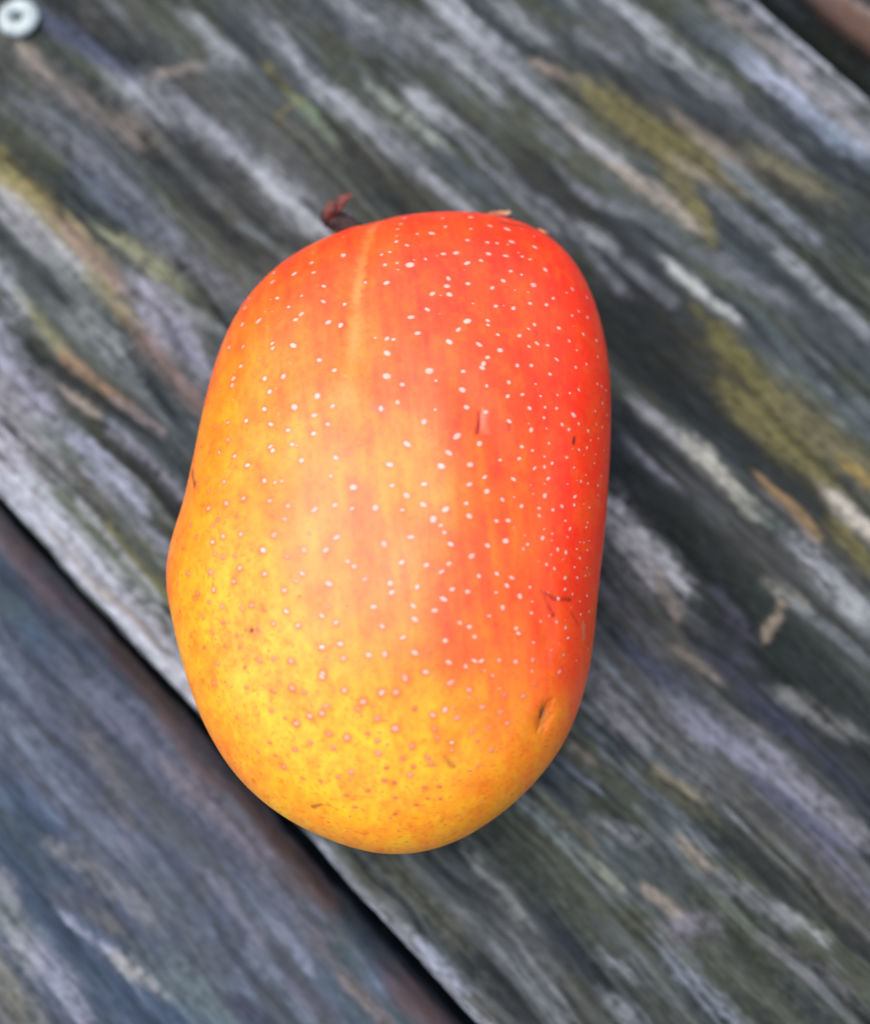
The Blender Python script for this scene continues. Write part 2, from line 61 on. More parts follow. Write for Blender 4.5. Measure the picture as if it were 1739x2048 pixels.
SKIN = [(5.17,45.89,40.24,250,80,45),(0.0,42.0,43.04,252,90,50),(8.73,38.25,45.66,255,80,50),(20.14,42.3,40.81,250,70,40),(26.15,38.11,39.59,255,69,45),(29.99,32.23,38.01,250,65,40),(-7.61,40.89,42.05,255,90,30),(-10.6,40.54,41.09,255,95,40),(-14.31,38.13,41.09,255,105,55),(-17.24,35.8,40.88,255,105,50),(-19.23,32.19,41.78,255,115,48),(-22.32,29.87,40.03,255,126,45),(-24.48,25.14,39.74,255,142,45),(-9.86,33.39,46.05,255,98,50),(-12.47,28.12,47.48,255,104,50),(-6.1,29.13,48.71,255,90,50),(-7.99,24.97,49.68,255,105,55),(-10.7,22.75,49.68,255,140,60),(-14.91,21.74,48.57,255,160,60),(-4.12,32.65,47.67,255,130,50),(-4.51,25.52,50.07,255,140,55),(-4.63,19.09,51.52,255,150,60),(-2.44,27.1,49.84,255,125,45),(1.6,32.35,48.34,255,85,50),(1.77,24.54,50.75,255,90,65),(5.92,27.04,50.07,250,80,55),(12.25,29.02,48.93,255,80,40),(12.04,20.79,50.85,255,75,45),(19.38,29.94,46.86,255,85,45),(19.06,21.62,48.89,255,80,40),(26.62,23.47,44.24,255,65,40),(30.87,20.58,39.52,250,65,40),(1.89,17.45,52.1,255,120,75),(7.22,17.53,51.91,255,110,75),(-0.77,13.14,52.59,255,93,52),(3.24,11.56,52.75,255,125,80),(7.3,9.59,52.67,255,125,75),(11.32,13.31,51.91,255,90,50),(13.96,9.95,51.57,255,75,20),(12.58,4.98,51.96,255,105,25),(18.73,10.4,49.99,255,85,35),(26.16,11.88,45.37,255,69,30),(30.49,11.29,39.81,252,65,30),(-4.76,10.99,52.59,255,139,52),(-8.28,16.25,51.52,255,147,56),(-14.48,13.85,50.26,255,152,42),(-20.68,16.64,46.49,255,164,31),(-24.56,12.38,43.62,255,175,35),(-17.0,6.91,49.88,255,178,49),(-9.95,6.25,52.19,255,152,56),(-3.29,6.05,53.01,255,152,49),(1.97,5.97,53.1,255,165,65),(3.99,1.92,53.11,255,170,50),(8.56,4.08,52.69,255,130,60),(12.54,-0.45,51.83,255,115,45),(17.93,3.34,50.18,255,90,45),(22.18,0.5,47.72,255,74,40),(28.5,1.92,41.65,255,69,35),(-0.56,-0.78,53.2,255,126,49),(-4.57,1.95,53.04,255,123,44),(-7.66,-2.68,52.75,255,148,49),(-13.85,-0.37,51.46,255,148,36),(-22.04,3.39,47.27,255,175,35),(-26.09,1.41,43.93,255,165,30),(-29.13,-5.15,41.3,255,170,35),(-23.78,-6.22,46.65,255,195,45),(-14.98,-8.32,50.88,255,183,52),(-8.23,-9.16,52.33,255,139,44),(-3.07,-10.58,52.67,255,123,30),(2.1,-6.1,53.04,255,150,60),(5.96,-6.01,52.81,255,130,65),(3.39,-12.49,52.45,255,140,60),(8.5,-10.47,52.14,255,115,70),(11.11,-14.87,51.04,255,95,70),(7.29,-16.85,51.4,255,115,65),(15.12,-10.18,50.47,255,105,55),(15.76,-6.9,50.51,255,130,40),(18.41,-13.25,48.62,255,85,35),(23.47,-9.41,45.66,255,65,30),(27.54,-12.06,40.17,250,69,40),(21.96,-18.17,45.26,255,95,40),(27.67,-18.81,37.63,245,85,40),(15.04,-18.52,49.1,255,110,60),(11.15,-19.25,50.14,255,105,65),(6.59,-20.61,50.68,255,140,45),(0.87,-17.53,51.76,255,155,40),(-3.03,-16.26,51.91,255,165,50),(-4.31,-13.69,52.23,255,150,60),(-10.86,-16.78,50.78,255,195,90),(-17.66,-13.32,49.23,255,205,75),(-25.31,-12.61,44.43,255,205,45),(-25.47,-19.21,42.12,255,200,50),(-17.74,-22.88,46.7,255,210,85),(-10.93,-24.94,48.53,255,205,80),(-7.54,-21.25,50.36,255,190,70),(-1.11,-22.48,50.61,255,175,40),(5.34,-24.94,49.6,255,175,40),(11.74,-24.94,48.3,255,155,40),(18.4,-22.86,46.22,255,135,45),(23.66,-23.87,41.44,255,130,45),(27.21,-24.21,34.97,250,125,45),(-4.38,-29.34,48.01,255,208,60),(2.11,-29.33,48.25,255,203,45),(8.53,-29.35,47.38,255,192,40),(15.07,-28.0,45.77,255,171,40),(20.91,-30.48,40.17,250,169,40),(24.76,-29.12,35.79,250,165,45),(-11.04,-32.5,44.96,255,214,65),(-18.26,-31.2,42.12,255,208,65),(-22.24,-31.2,38.17,255,197,55),(-4.51,-35.67,44.61,255,220,60),(2.08,-35.69,44.96,255,215,40),(8.63,-36.32,43.37,252,201,35),(15.28,-34.45,41.65,250,191,35),(19.59,-34.53,37.7,245,174,40),(-10.38,-40.43,38.39,255,213,55),(-0.76,-42.35,39.3,255,208,50),(7.19,-41.74,38.85,248,195,40),(12.76,-40.5,37.08,240,174,35),(-5.24,-44.69,34.3,252,203,50)]
MARKS = [([[21.6,-27.08,41.85],[21.15,-28.83,41.16]],1.486,(190,108,14),0.75,-0.7),([[21.12,-28.26,41.58]],2.701,(240,150,30),0.25,-0.45),([[21.5,-27.46,41.71],[21.16,-28.31,41.51]],0.676,(55,32,22),1.0,-0.5),([[12.7,11.51,51.78],[12.35,8.63,51.98]],0.602,(110,20,10),1.0,-0.3),([[13.31,11.52,51.65],[13.77,8.74,51.65]],0.871,(246,112,88),0.8,0.12),([[12.39,8.26,51.98],[14.22,8.24,51.54]],0.399,(215,60,30),0.7,0.0),([[16.42,10.52,50.85],[16.5,9.26,50.85]],0.269,(170,45,35),0.8,0.0),([[20.79,-12.04,47.38],[21.5,-13.51,46.65],[22.42,-14.94,45.66]],0.466,(165,34,10),1.0,-0.15),([[21.28,-12.2,47.02],[22.29,-12.78,46.16],[25.04,-12.62,43.56]],0.467,(175,40,12),0.95,-0.12),([[19.9,-10.48,48.16],[20.86,-12.08,47.32]],0.265,(205,60,15),0.6,-0.05),([[25.03,-14.2,43.24],[26.37,-15.76,41.09]],0.341,(200,50,15),0.65,-0.06),([[27.18,-15.42,39.88],[27.42,-17.4,38.77]],0.557,(205,135,105),0.65,0.0),([[21.81,-19.58,44.96],[21.73,-21.35,44.43]],0.468,(246,115,95),0.55,0.0),([[25.8,9.68,45.6],[25.62,8.96,45.72]],0.418,(105,28,24),0.85,0.0),([[20.35,25.05,47.72],[20.77,24.43,47.67]],0.702,(165,62,32),0.65,0.0),([[-17.31,-17.31,48.57]],0.589,(95,45,48),0.9,-0.1),([[-16.57,-17.33,48.89]],0.653,(195,108,82),0.8,0.05),([[-28.39,6.61,39.07],[-27.32,3.95,41.71]],0.723,(150,82,20),0.9,0.0),([[9.75,-30.46,46.54],[8.68,-32.61,45.72]],0.975,(205,128,16),0.6,-0.1),([[7.78,-33.4,45.49],[8.88,-34.57,44.49]],0.652,(125,82,25),0.6,-0.05),([[2.15,-29.88,48.01],[2.8,-31.09,47.43]],0.515,(200,135,30),0.6,0.0),([[-9.7,-39.99,39.3],[-8.66,-39.57,40.24],[-7.38,-39.63,40.67],[-6.37,-40.24,40.39]],0.404,(150,92,42),0.8,-0.1),([[-5.27,5.92,52.88],[-3.27,6.5,52.99],[-1.58,7.38,53.01]],0.145,(185,75,28),0.75,0.0),([[-6.67,17.08,51.63],[-5.72,16.83,51.78],[-4.71,16.21,51.98]],0.176,(252,226,172),0.85,0.05),([[16.49,45.81,39.22],[18.92,45.96,38.24],[22.63,46.46,35.38]],0.84,(165,62,18),0.75,0.0),([[16.61,47.48,37.39],[17.54,47.38,37.16]],0.387,(245,170,150),0.7,0.0),([[-2.59,48.03,35.71],[-3.34,43.75,40.88],[-3.9,39.38,44.18],[-4.4,33.59,47.22],[-4.6,29.04,48.97]],1.173,(250,148,72),0.6,-0.1),([[-4.4,33.59,47.22],[-4.55,26.44,49.8],[-4.81,20.66,51.19]],1.427,(252,158,78),0.4,-0.1),([[-4.51,25.52,50.07],[-5.03,17.61,51.73],[-5.41,13.15,52.31]],2.352,(254,170,80),0.3,0.0),([[-2.8,47.97,35.71],[-3.9,39.38,44.18],[-4.42,32.65,47.63],[-4.67,23.92,50.47],[-4.9,19.09,51.49]],2.658,(250,110,45),0.1,-1.0),([[21.91,8.79,48.39],[20.56,0.28,48.71],[19.38,-6.59,48.84],[20.02,-12.45,47.82],[21.59,-18.19,45.54]],2.729,(255,112,34),0.3,-0.55),([[10.61,14.74,51.88],[14.25,6.47,51.54]],4.033,(250,80,20),0.12,-0.5),([[-3.34,43.75,40.88],[-3.96,40.01,43.75],[-4.4,36.12,46.0]],0.377,(200,92,20),0.6,-0.08),([[-7.37,34.44,46.22]],0.719,(200,68,22),0.45,0.0),([[-0.26,11.45,52.76]],0.332,(60,50,62),0.9,0.0),([[-1.28,11.84,52.71],[-0.05,11.5,52.76]],1.064,(252,100,78),0.5,0.0),([[-6.12,41.0,42.46],[-6.59,39.32,43.56]],0.446,(175,70,30),0.4,0.0),([[14.25,10.25,51.49],[14.55,7.17,51.46]],2.276,(250,72,4),0.45,0.0),([[17.53,-1.42,50.11],[18.11,-7.36,49.44]],0.929,(255,120,30),0.35,0.0),([[-10.39,-2.92,52.31],[-10.96,-3.56,52.19]],0.521,(240,140,50),0.4,0.0)]
GRAIN_SHADE_MAIN = [(-141.2,19.7,-124.9,23.3,6.08,70,82,72,0.7),(-136.0,16.7,-126.6,18.2,4.03,84,92,64,0.6),(-26.6,72.6,19.1,69.9,8.57,38,43,45,0.75),(-6.8,63.2,39.8,63.5,12.1,33,38,38,0.85),(9.1,40.0,56.2,39.8,13.53,30,36,34,0.9),(28.4,35.7,65.0,35.1,8.88,36,44,42,0.75),(53.8,42.4,74.6,42.6,7.04,52,66,62,0.6),(-34.3,70.8,-9.7,69.0,3.86,56,60,66,0.6),(-66.4,50.0,-38.5,57.2,5.85,72,72,66,0.5),(-132.6,15.3,-96.4,18.9,5.97,104,104,108,0.4),(-102.0,42.0,-79.2,43.1,8.97,88,92,84,0.5),(-98.3,65.8,-69.6,80.6,8.11,92,98,104,0.4),(52.8,-21.9,81.5,-20.3,7.49,70,80,74,0.6),(70.8,-9.0,102.9,-2.5,9.12,72,78,70,0.5),(-107.9,29.3,-99.6,30.7,5.19,156,166,174,0.95),(-100.0,31.1,-81.4,34.5,4.16,113,119,131,0.9),(-91.8,33.2,-82.9,34.5,1.98,156,166,174,0.5),(-72.9,34.7,-62.9,34.2,4.87,156,166,174,0.95),(-65.0,32.8,-59.6,33.1,2.42,156,166,174,0.6),(-128.4,26.2,-112.3,29.7,3.63,62,76,112,0.8),(-117.4,10.7,-74.9,11.9,4.3,113,119,131,0.75),(-101.7,11.8,-87.5,12.6,2.93,113,119,131,0.6),(-127.4,18.2,-123.8,17.8,2.61,152,140,124,0.7),(-120.2,17.8,-98.4,22.4,4.97,152,140,124,0.35),(-102.8,21.8,-96.4,22.1,2.17,152,140,124,0.6),(-106.4,32.6,-101.6,41.7,2.0,152,140,124,0.5),(-101.6,41.7,-94.7,47.6,2.01,113,119,131,0.5),(-110.0,47.0,-100.4,47.3,2.63,156,166,174,0.75),(-100.1,57.2,-87.2,55.7,3.23,113,119,131,0.75),(-95.9,58.2,-89.6,56.5,2.02,156,166,174,0.6),(-90.2,51.0,-81.4,50.4,1.8,122,115,58,0.6),(-81.4,50.4,-71.9,49.1,1.98,120,140,110,0.8),(-81.6,50.9,-79.9,43.9,1.19,122,115,58,0.6),(-79.2,55.9,-60.3,57.9,3.77,156,166,174,0.95),(-63.3,57.9,-42.9,58.8,3.13,113,119,131,0.85),(-51.5,57.6,-39.3,57.9,1.75,156,166,174,0.5),(-72.1,63.1,-55.0,64.0,1.98,150,160,150,0.95),(-66.1,68.0,-58.7,68.3,2.98,156,166,174,0.95),(-58.6,68.0,-28.1,67.2,1.47,113,119,131,0.8),(-76.2,87.3,-58.7,86.1,4.65,156,166,174,0.95),(-59.4,86.1,-48.6,85.9,4.2,113,119,131,0.8),(-52.7,86.5,-43.0,87.4,2.99,156,166,174,0.6),(-41.7,87.4,-36.5,84.9,2.77,113,119,131,0.7),(-76.1,78.7,-66.5,80.1,3.03,156,166,174,0.75),(-66.0,79.6,-56.5,79.7,2.6,156,166,174,0.8),(-91.7,72.7,-83.9,73.6,3.05,156,166,174,0.8),(-82.7,73.2,-75.8,73.7,2.42,113,119,131,0.8),(-86.9,69.2,-83.4,68.7,2.22,113,119,131,0.6),(-86.8,77.7,-76.8,80.0,3.05,113,119,131,0.6),(-68.5,94.7,-59.3,95.3,3.04,156,166,174,0.6),(-52.5,91.3,-50.1,92.1,1.8,180,160,140,0.9),(-45.5,94.8,-42.6,95.4,2.0,152,140,124,0.6),(-35.7,85.7,-10.6,86.1,2.64,165,156,140,0.95),(-35.7,85.7,-31.2,86.5,2.56,156,166,174,0.8),(-40.5,95.1,-27.6,94.9,3.37,140,132,80,0.7),(-35.2,94.2,-15.7,99.4,10.36,104,100,64,0.6),(-35.3,95.7,-16.3,97.2,6.12,122,115,58,0.7),(-24.7,94.7,-10.4,88.6,3.91,122,115,58,0.6),(-27.6,102.5,-17.9,102.5,2.37,172,158,130,0.9),(-17.9,102.5,-12.3,102.9,2.95,152,140,124,0.6),(-18.4,95.0,-12.0,95.4,2.93,152,140,124,0.5),(-11.1,88.7,-3.4,86.0,2.13,122,115,58,0.45),(-38.5,101.1,-18.4,105.2,3.97,46,50,58,0.6),(-18.4,105.2,15.0,109.2,5.86,46,50,58,0.45),(-40.5,111.5,-24.7,112.2,3.41,156,166,174,0.75),(-24.7,112.2,-8.7,112.1,3.17,113,119,131,0.75),(-28.2,120.9,-21.9,120.9,2.61,113,119,131,0.8),(-24.5,120.7,-11.6,121.3,3.3,150,165,195,0.95),(-7.5,120.8,1.7,121.3,3.95,115,138,165,0.85),(-52.9,112.1,-45.6,113.4,2.64,156,166,174,0.85),(-53.4,101.6,-44.8,103.1,2.32,113,119,131,0.8),(-36.9,119.3,-28.1,120.2,4.03,70,95,105,0.6),(-10.6,100.5,8.6,100.7,2.72,120,138,150,0.75),(-6.7,93.4,7.0,94.8,2.9,113,119,131,0.7),(9.9,93.4,25.7,93.6,2.86,156,166,174,0.8),(24.9,93.1,31.4,92.6,2.83,110,125,135,0.6),(-31.4,70.6,-9.6,66.9,1.54,113,119,131,0.75),(-21.2,71.3,-18.8,71.6,2.31,156,166,174,0.7),(-27.6,76.8,-19.1,78.8,1.94,113,119,131,0.7),(-5.4,76.6,7.7,77.0,2.1,170,175,170,0.9),(1.2,84.0,12.1,86.0,2.86,113,119,131,0.75),(-16.5,70.9,-0.9,70.8,1.15,113,119,131,0.6),(-9.8,71.9,-0.9,72.2,1.14,113,119,131,0.6),(-7.5,107.8,1.5,109.4,3.52,130,124,90,0.6),(-44.3,80.8,-37.0,80.5,1.38,113,119,131,0.6),(-53.9,70.9,-44.4,71.2,1.38,113,119,131,0.5),(-43.5,69.0,-31.4,69.2,1.37,113,119,131,0.6),(-35.4,77.4,-26.0,76.2,1.37,113,119,131,0.5),(11.2,53.1,23.5,54.2,2.22,150,155,160,0.9),(21.9,54.6,36.3,53.5,2.75,172,174,158,0.95),(36.3,53.5,45.8,54.7,1.99,95,110,100,0.7),(13.1,46.5,25.1,46.5,1.28,125,125,145,0.9),(18.4,34.6,31.9,33.3,5.78,165,165,168,0.95),(31.6,35.0,35.6,34.6,1.98,156,166,174,0.8),(34.1,32.3,40.1,30.6,2.14,152,140,124,0.7),(11.8,72.3,28.9,70.2,4.3,122,115,58,0.75),(10.5,72.4,20.4,71.2,2.44,110,112,40,0.6),(18.5,69.2,41.7,69.6,7.4,98,96,56,0.5),(22.6,66.1,40.4,66.9,4.06,122,115,58,0.7),(29.6,72.2,48.3,73.0,4.61,120,112,70,0.65),(37.1,58.7,47.4,58.0,1.82,146,118,72,0.85),(46.1,65.3,54.9,65.4,2.36,185,180,160,0.95),(44.3,72.2,48.9,72.3,2.2,150,125,45,0.8),(51.0,61.7,58.9,60.7,2.7,122,115,58,0.6),(52.0,54.1,61.9,53.1,3.93,155,165,168,0.95),(53.8,46.5,53.7,37.5,1.6,150,135,112,0.9),(50.0,45.8,54.5,46.2,2.14,150,150,140,0.8),(55.2,45.9,70.7,47.1,1.95,110,125,130,0.7),(45.9,54.6,53.4,55.0,2.7,113,119,131,0.5),(42.3,20.3,56.5,21.3,3.5,62,76,112,0.6),(52.2,29.7,68.7,29.7,3.85,48,55,82,0.8),(39.5,12.2,50.2,10.1,3.49,135,135,145,0.7),(54.1,18.7,65.4,21.9,5.21,113,119,131,0.55),(65.6,32.8,75.6,35.6,2.44,125,128,125,0.7),(31.6,24.6,39.6,23.9,2.67,95,95,105,0.6),(43.4,38.1,56.0,32.1,2.66,70,70,95,0.5),(45.1,25.8,51.8,26.4,1.41,152,140,124,0.4),(42.7,8.0,50.9,10.6,2.78,135,138,145,0.7),(57.0,18.2,71.4,22.1,3.8,118,122,150,0.75),(71.4,22.1,85.6,22.5,2.91,128,130,152,0.8),(72.2,18.6,85.9,20.3,2.56,66,72,105,0.7),(79.6,29.5,85.7,29.8,2.57,35,48,68,0.9),(62.6,27.7,76.3,30.2,2.25,48,56,82,0.8),(58.0,8.1,63.8,9.5,1.72,135,128,108,0.8),(57.8,-4.8,62.1,-3.6,2.04,130,135,148,0.85),(43.7,0.7,47.0,1.0,1.21,152,140,124,0.7),(44.5,-2.7,50.2,-2.3,1.21,105,125,145,0.8),(44.1,-13.3,52.7,-13.4,3.07,120,135,128,0.7),(69.7,1.6,74.4,2.2,1.86,160,148,124,0.85),(68.9,-8.4,75.3,-7.2,1.51,152,140,124,0.65),(77.3,-8.5,81.6,-2.9,3.84,128,122,140,0.7),(87.9,6.1,94.3,7.5,1.59,150,156,152,0.8),(81.8,-13.4,90.8,-12.9,2.97,108,125,145,0.75),(62.4,-24.5,81.5,-24.7,2.97,38,52,72,0.8),(73.1,-20.9,74.9,-20.6,1.82,130,145,160,0.8),(81.7,-1.7,85.6,-0.5,4.17,84,100,74,0.5),(86.6,-1.6,92.7,-0.9,3.32,62,72,58,0.6),(78.5,-25.0,82.3,-24.8,2.46,130,145,150,0.7),(58.5,-11.8,63.8,-11.4,1.69,140,145,128,0.6),(46.0,-10.2,54.7,-9.4,2.22,112,108,75,0.5),(58.5,6.4,66.7,7.7,3.42,105,105,75,0.4),(76.7,1.8,87.5,4.9,3.02,115,122,128,0.6),(75.2,23.7,85.5,24.9,2.57,125,124,135,0.5),(85.2,17.5,95.8,18.1,3.37,92,92,120,0.6),(91.2,0.8,102.7,2.7,2.81,112,112,118,0.5),(52.1,-26.0,62.4,-26.8,2.17,70,80,84,0.6),(60.6,-30.9,70.1,-31.0,1.98,110,122,128,0.5),(-117.5,-0.6,-101.9,-2.0,4.31,122,115,58,0.85),(-104.7,-2.2,-89.3,-1.1,4.07,150,140,80,0.9),(-90.6,-1.3,-78.4,-1.4,3.26,165,140,118,0.85),(-80.7,-4.5,-71.4,-5.5,2.66,122,115,58,0.8),(-72.7,-4.4,-64.1,-5.5,1.89,150,135,105,0.8),(-64.1,-5.5,-48.3,-5.6,3.56,125,104,98,0.9),(-103.8,-6.6,-87.1,-6.0,4.24,168,170,172,0.85),(-84.6,-6.8,-76.8,-7.8,3.43,140,155,150,0.6),(-76.1,-11.4,-67.9,-10.3,3.21,162,175,172,0.9),(-68.3,-10.6,-59.4,-11.4,2.44,120,135,135,0.6),(-97.5,-12.9,-78.6,-11.2,6.68,84,94,88,0.55),(-82.4,4.5,-71.7,5.6,2.88,156,160,118,0.9),(-79.4,9.5,-74.7,9.2,1.92,155,150,110,0.6),(-79.3,10.0,-61.6,12.3,4.6,113,119,131,0.7),(-93.2,9.8,-80.6,10.5,4.46,85,105,130,0.6),(-68.9,3.2,-56.8,6.3,2.09,140,145,145,0.65),(-67.7,0.2,-61.1,-0.0,5.11,150,150,172,0.9),(-59.3,0.4,-51.0,-0.1,3.57,140,145,172,0.9),(-59.9,-0.5,-55.6,-1.1,1.88,62,76,112,0.5),(-86.5,-16.4,-72.8,-16.2,1.7,140,142,95,0.7),(-70.8,-16.9,-58.3,-16.0,1.68,150,120,84,0.9),(-58.0,-16.2,-49.6,-15.1,1.67,145,130,132,0.7),(-93.8,-16.0,-85.2,-18.0,3.24,150,158,170,0.7),(-84.9,-24.3,-70.1,-26.1,4.69,152,155,185,0.8),(-76.9,-29.5,-62.0,-30.9,5.57,150,150,160,0.6),(-66.8,-35.9,-53.3,-36.9,4.58,172,172,190,0.9),(-59.7,-26.3,-41.6,-25.9,2.57,140,155,182,0.95),(-54.7,-21.0,-37.1,-20.2,1.83,130,135,155,0.75),(-65.3,-21.0,-62.3,-20.8,2.05,152,140,124,0.8),(-59.2,-34.2,-48.0,-34.2,2.37,88,102,88,0.7),(-63.5,-29.7,-55.2,-29.4,2.39,105,122,112,0.6),(-59.9,-39.7,-46.3,-39.1,3.09,180,184,196,0.8),(-60.7,-42.6,-5.9,-42.1,3.03,190,194,206,0.85),(-60.2,-40.7,-8.2,-40.1,4.47,165,174,192,0.85),(-56.4,-36.7,-21.1,-37.0,2.16,158,176,180,0.75),(-53.0,-35.9,-31.9,-36.0,1.45,95,106,80,0.85),(-49.4,-34.2,-27.3,-35.2,1.44,160,168,168,0.7),(-49.7,-29.2,-31.0,-28.5,1.63,140,155,180,0.85),(-42.0,-33.3,-22.5,-34.0,1.26,120,122,72,0.8),(-43.0,-28.9,-29.0,-29.0,1.63,98,104,110,0.6),(-34.9,-40.4,-17.4,-40.2,0.89,142,132,122,0.7),(-48.2,-41.0,-30.9,-41.5,0.9,140,138,128,0.7),(-23.9,-38.1,-13.6,-38.8,1.24,150,158,175,0.7),(26.4,-43.4,65.9,-43.1,2.16,150,158,176,0.85),(31.7,-42.6,65.4,-41.4,1.66,120,125,125,0.6),(50.8,-41.0,57.6,-40.7,1.66,150,168,195,0.8),(34.1,-36.6,50.8,-36.5,3.36,100,104,88,0.6),(46.4,-26.2,55.6,-27.0,2.19,140,145,140,0.5),(-34.1,133.0,-3.4,132.8,4.64,170,174,190,0.9),(-36.5,126.4,-16.0,126.2,3.03,148,142,138,0.7),(-16.0,126.2,3.2,125.2,3.38,160,165,180,0.8),(-21.0,125.9,-3.1,125.1,2.59,135,132,130,0.6)]  # broad dark bands right of the fruit: algae plus its painted-in soft shadow
GRAIN_LOW = [(-62.1,-45.0,-55.6,-46.7,3.77,120,120,105,0.5),(-17.9,-54.1,1.2,-53.9,5.39,96,106,142,0.6),(-21.0,-43.1,-3.3,-44.0,3.63,95,100,125,0.5),(28.8,-74.3,32.5,-74.4,5.12,92,124,130,0.7),(18.1,-76.6,28.9,-74.6,4.29,84,108,112,0.5),(4.5,-83.1,14.6,-80.8,1.73,138,152,188,0.9),(16.1,-80.7,20.8,-79.6,2.23,168,170,168,0.9),(4.0,-90.0,16.8,-90.6,3.94,134,142,172,0.8),(-8.1,-88.5,2.5,-91.6,3.82,140,146,150,0.7),(1.5,-97.3,8.8,-97.8,5.14,128,128,112,0.7),(-4.5,-76.5,12.8,-73.0,2.97,122,126,132,0.6),(-0.2,-81.5,9.6,-78.4,2.61,98,96,96,0.6),(-15.4,-80.4,-6.5,-80.8,2.64,56,80,88,0.7),(2.6,-53.7,17.2,-52.1,3.89,118,108,116,0.6),(17.8,-53.2,35.5,-52.8,3.49,95,94,115,0.6),(30.1,-57.2,38.5,-57.9,1.55,115,128,160,0.7),(37.3,-54.4,52.1,-54.1,2.57,105,98,102,0.5),(31.3,-63.0,46.7,-63.1,2.05,100,120,140,0.6),(34.9,-70.8,43.1,-69.0,2.55,52,58,90,0.6),(0.7,-68.6,2.7,-68.3,1.41,130,135,140,0.7),(-51.5,-46.4,-41.0,-47.8,4.65,66,80,112,0.6),(-41.5,-61.7,-30.6,-63.4,5.47,92,112,138,0.6),(-23.4,-62.4,-11.0,-63.4,4.49,70,82,108,0.6),(-13.7,-61.1,-0.7,-65.1,3.56,104,102,104,0.5),(-23.7,-69.1,-14.0,-69.0,3.58,90,112,140,0.5),(-0.5,-72.2,11.2,-67.3,4.38,78,92,112,0.5),(13.7,-69.4,25.3,-69.2,4.33,80,96,104,0.5),(-31.0,-68.9,-22.5,-67.8,2.7,100,122,142,0.5),(-10.1,-69.9,1.3,-67.9,3.54,92,108,142,0.5),(17.3,-61.0,28.9,-60.8,2.26,110,112,138,0.6),(39.7,-61.3,51.4,-60.5,2.56,92,88,110,0.6),(45.6,-55.1,56.6,-53.7,1.36,140,125,115,0.5),(-6.2,-90.1,0.6,-88.9,2.6,90,108,100,0.5)]
GRAIN_UP = [(-22.2,149.2,-15.5,149.3,3.11,165,140,125,0.9),(-19.5,147.7,-13.9,147.5,2.07,115,80,62,0.8),(-25.8,145.5,-11.6,144.8,1.66,85,82,100,0.6)]

STALK_PTS = [[-6.02,49.78,27.4],[-7.85,51.39,27.4],[-9.68,52.38,27.4],[-11.09,53.0,27.4],[-12.17,53.36,27.4]]
SCALE_A = [[-10.56,51.93,28.4],[-10.64,52.73,29.4],[-10.13,53.61,29.9],[-9.68,54.05,30.4]]
SCALE_B = [[-9.88,52.73,28.9],[-9.15,53.43,29.9],[-8.79,54.05,30.4],[-7.95,54.48,30.9],[-6.78,54.64,31.4]]
SEPAL_A = [[14.73,52.11,29.4],[15.95,52.46,29.4],[17.17,52.55,29.4],[17.98,52.55,29.4]]
SEPAL_A_TIP = [[17.74,52.55,29.4],[18.31,52.64,29.4],[18.8,52.82,29.4]]
SEPAL_B = [[23.18,49.28,30.4],[24.14,48.75,30.4],[24.78,48.58,30.4]]

# ------------------------------------------------------------------ numeric helpers
def lin(c):
    c = np.asarray(c, float) / 255.0
    return np.where(c <= 0.04045, c / 12.92, ((c + 0.055) / 1.055) ** 2.4)

def hash2(ix, iy, seed):
    h = (ix.astype(np.int64) * 374761393 + iy.astype(np.int64) * 668265263 + seed * 1442695041) & 0xFFFFFFFF
    h = ((h ^ (h >> 13)) * 1274126177) & 0xFFFFFFFF
    h = ((h ^ (h >> 16)) * 2246822519) & 0xFFFFFFFF
    h = h ^ (h >> 15)
    return (h & 0xFFFFFF) / float(0xFFFFFF)

def vn(x, y, seed=0):
    ix = np.floor(x); iy = np.floor(y)
    fx = x - ix; fy = y - iy
    fx = fx * fx * fx * (fx * (fx * 6 - 15) + 10); fy = fy * fy * fy * (fy * (fy * 6 - 15) + 10)
    a = hash2(ix, iy, seed); b = hash2(ix + 1, iy, seed); c = hash2(ix, iy + 1, seed); d = hash2(ix + 1, iy + 1, seed)
    return (a * (1 - fx) + b * fx) * (1 - fy) + (c * (1 - fx) + d * fx) * fy

def fbm(x, y, seed=0, o=3, gain=0.5):
    s = 0; a = 1; t = 0
    for k in range(o):
        s = s + a * vn(x * 2 ** k + 17.3 * k, y * 2 ** k + 9.1 * k, seed + 31 * k); t += a; a *= gain
    return s / t

def sst(a, b, x):
    t = np.clip((x - a) / (b - a), 0, 1)
    return t * t * (3 - 2 * t)

def stretch(n, k):
    return np.clip((n - 0.5) * k + 0.5, 0, 1)

def mixc(c, col, m):
    return c * (1 - m[..., None]) + col * m[..., None]

def mesh_obj(name, verts, faces, mat, parent=None, colors=None, smooth=True):
    me = bpy.data.meshes.new(name)
    me.from_pydata([tuple(v) for v in verts], [], [tuple(f) for f in faces])
    me.polygons.foreach_set('use_smooth', [smooth] * len(me.polygons))
    if colors is not None:
        at = me.color_attributes.new('tint', 'FLOAT_COLOR', 'POINT')
        ca = np.ones((len(verts), 4), np.float32); ca[:, :3] = colors
        at.data.foreach_set('color', ca.ravel())
    me.materials.append(mat)
    me.update()
    o = bpy.data.objects.new(name, me)
    COL.objects.link(o)
    if parent is not None: o.parent = parent
    return o

